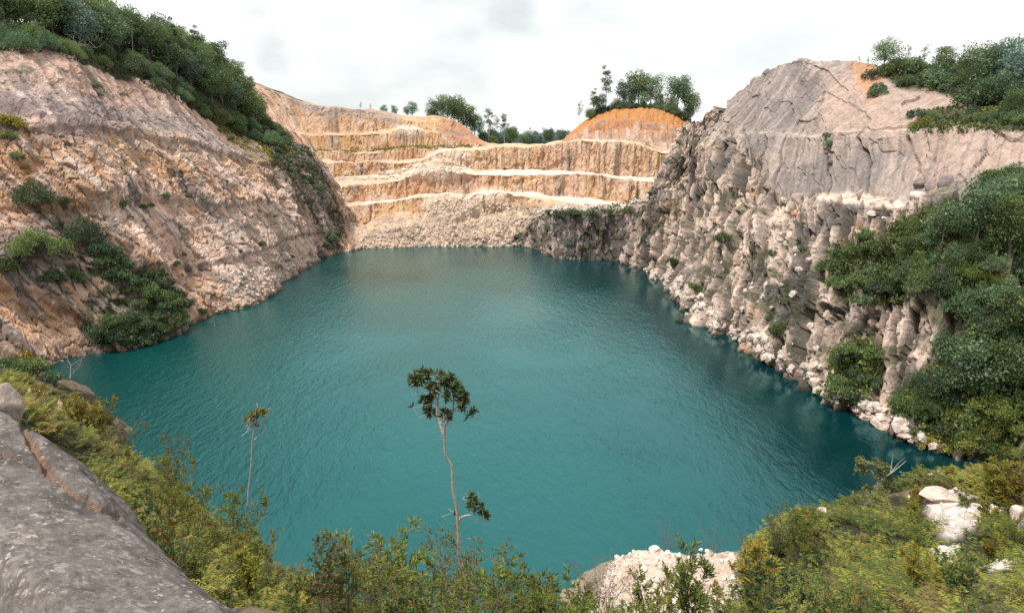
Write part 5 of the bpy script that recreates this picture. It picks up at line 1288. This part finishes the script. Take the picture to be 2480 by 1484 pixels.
# ================================================================== SKY AND LIGHT
SUN_EL, SUN_AZ = R(64), math.atan2(-.8, -.45)
def world():
    w = bpy.data.worlds.new('World'); bpy.context.scene.world = w; w.use_nodes = True
    t = w.node_tree; t.nodes.clear()
    N_ = t.nodes.new
    out = N_('ShaderNodeOutputWorld'); bg = N_('ShaderNodeBackground'); bg.inputs['Strength'].default_value = .1
    sky = N_('ShaderNodeTexSky'); sky.sky_type = 'NISHITA'; sky.sun_disc = False; sky.sun_elevation = SUN_EL; sky.sun_rotation = SUN_AZ
    tc = N_('ShaderNodeTexCoord'); mp = N_('ShaderNodeMapping'); mp.inputs['Scale'].default_value = (1.0, 1.0, 2.2); mp.inputs['Location'].default_value = (.35, .1, .2)
    t.links.new(tc.outputs['Generated'], mp.inputs['Vector'])
    n = N_('ShaderNodeTexNoise'); n.inputs['Scale'].default_value = 2.6; n.inputs['Detail'].default_value = 7; n.inputs['Roughness'].default_value = .55; n.inputs['Distortion'].default_value = .25
    t.links.new(mp.outputs[0], n.inputs['Vector'])
    cr = N_('ShaderNodeValToRGB'); e = cr.color_ramp.elements
    e[0].position = .31; e[0].color = (6.1, 6.55, 6.5, 1); e[1].position = .575; e[1].color = (9.2, 9.2, 9.05, 1)
    x = e.new(.45); x.color = (7.8, 8.0, 7.93, 1)
    # darker cloud bellies at fixed directions of the sky
    total = None
    for (px, py, r_, a_) in [(640,110,.055,.75),(800,150,.12,.55),(1255,25,.06,.45),(1000,120,.16,.25),(1900,95,.16,.25),(1600,40,.12,.15),(700,190,.08,.3)]:
        d = ray(px, py); d /= np.linalg.norm(d)
        sub = N_('ShaderNodeVectorMath'); sub.operation = 'DISTANCE'; sub.inputs[1].default_value = tuple(d)
        wob = N_('ShaderNodeVectorMath'); wob.operation = 'MULTIPLY_ADD'; nz = N_('ShaderNodeTexNoise'); nz.inputs['Scale'].default_value = 9; nz.inputs['Detail'].default_value = 5
        t.links.new(tc.outputs['Generated'], nz.inputs['Vector']); t.links.new(nz.outputs['Color'], wob.inputs[0]); wob.inputs[1].default_value = (.16, .16, .10)
        off = N_('ShaderNodeVectorMath'); off.operation = 'SUBTRACT'; off.inputs[1].default_value = (.08, .08, .05)
        t.links.new(tc.outputs['Generated'], wob.inputs[2]); t.links.new(wob.outputs[0], off.inputs[0]); t.links.new(off.outputs[0], sub.inputs[0])
        mr = N_('ShaderNodeMapRange'); mr.interpolation_type = 'SMOOTHSTEP'; mr.inputs['From Min'].default_value = r_ * 1.25; mr.inputs['From Max'].default_value = r_ * .1
        mr.inputs['To Max'].default_value = a_; t.links.new(sub.outputs['Value'], mr.inputs['Value'])
        if total is None: total = mr.outputs['Result']
        else:
            ad = N_('ShaderNodeMath'); ad.operation = 'MAXIMUM'; t.links.new(total, ad.inputs[0]); t.links.new(mr.outputs['Result'], ad.inputs[1]); total = ad.outputs[0]
    fac = N_('ShaderNodeMath'); fac.operation = 'MULTIPLY_ADD'; fac.inputs[1].default_value = -.36
    t.links.new(total, fac.inputs[0]); 
    bias = N_('ShaderNodeMath'); bias.operation = 'ADD'; bias.inputs[1].default_value = .06; t.links.new(n.outputs['Fac'], bias.inputs[0]); t.links.new(bias.outputs[0], fac.inputs[2])
    t.links.new(fac.outputs[0], cr.inputs['Fac'])
    mx = N_('ShaderNodeMix'); mx.data_type = 'RGBA'; mx.inputs['Factor'].default_value = .93
    t.links.new(sky.outputs['Color'], mx.inputs['A']); t.links.new(cr.outputs['Color'], mx.inputs['B'])
    t.links.new(mx.outputs['Result'], bg.inputs['Color']); t.links.new(bg.outputs[0], out.inputs['Surface'])
world()
sl = bpy.data.lights.new('sun', 'SUN'); sl.energy = 3.3; sl.angle = R(3); sl.color = (1.0, .94, .86)
so = bpy.data.objects.new('sun', sl); C.objects.link(so)
sv = Vector((math.sin(SUN_AZ) * math.cos(SUN_EL), math.cos(SUN_AZ) * math.cos(SUN_EL), math.sin(SUN_EL)))
so.rotation_euler = sv.to_track_quat('Z', 'Y').to_euler(); so.location = (0, 0, 150)

cam = bpy.data.cameras.new('camera'); co = bpy.data.objects.new('camera', cam); C.objects.link(co)
cam.sensor_width = 36; cam.lens = 36 * FPX / 2480; cam.clip_start = .1; cam.clip_end = 8000
co.location = (0, 0, CAMZ); co.rotation_euler = (R(90) - PITCH, 0, 0)
sc = bpy.context.scene; sc.camera = co
sc.view_settings.view_transform = 'Standard'; sc.view_settings.look = 'None'; sc.view_settings.exposure = .38; sc.view_settings.gamma = 1
sc.render.engine = 'CYCLES'
sc.cycles.max_bounces = 4; sc.cycles.diffuse_bounces = 2; sc.cycles.glossy_bounces = 2; sc.cycles.transmission_bounces = 2; sc.cycles.transparent_max_bounces = 4; sc.cycles.volume_bounces = 0
sc.cycles.caustics_reflective = False; sc.cycles.caustics_refractive = False
sc.cycles.use_denoising = False
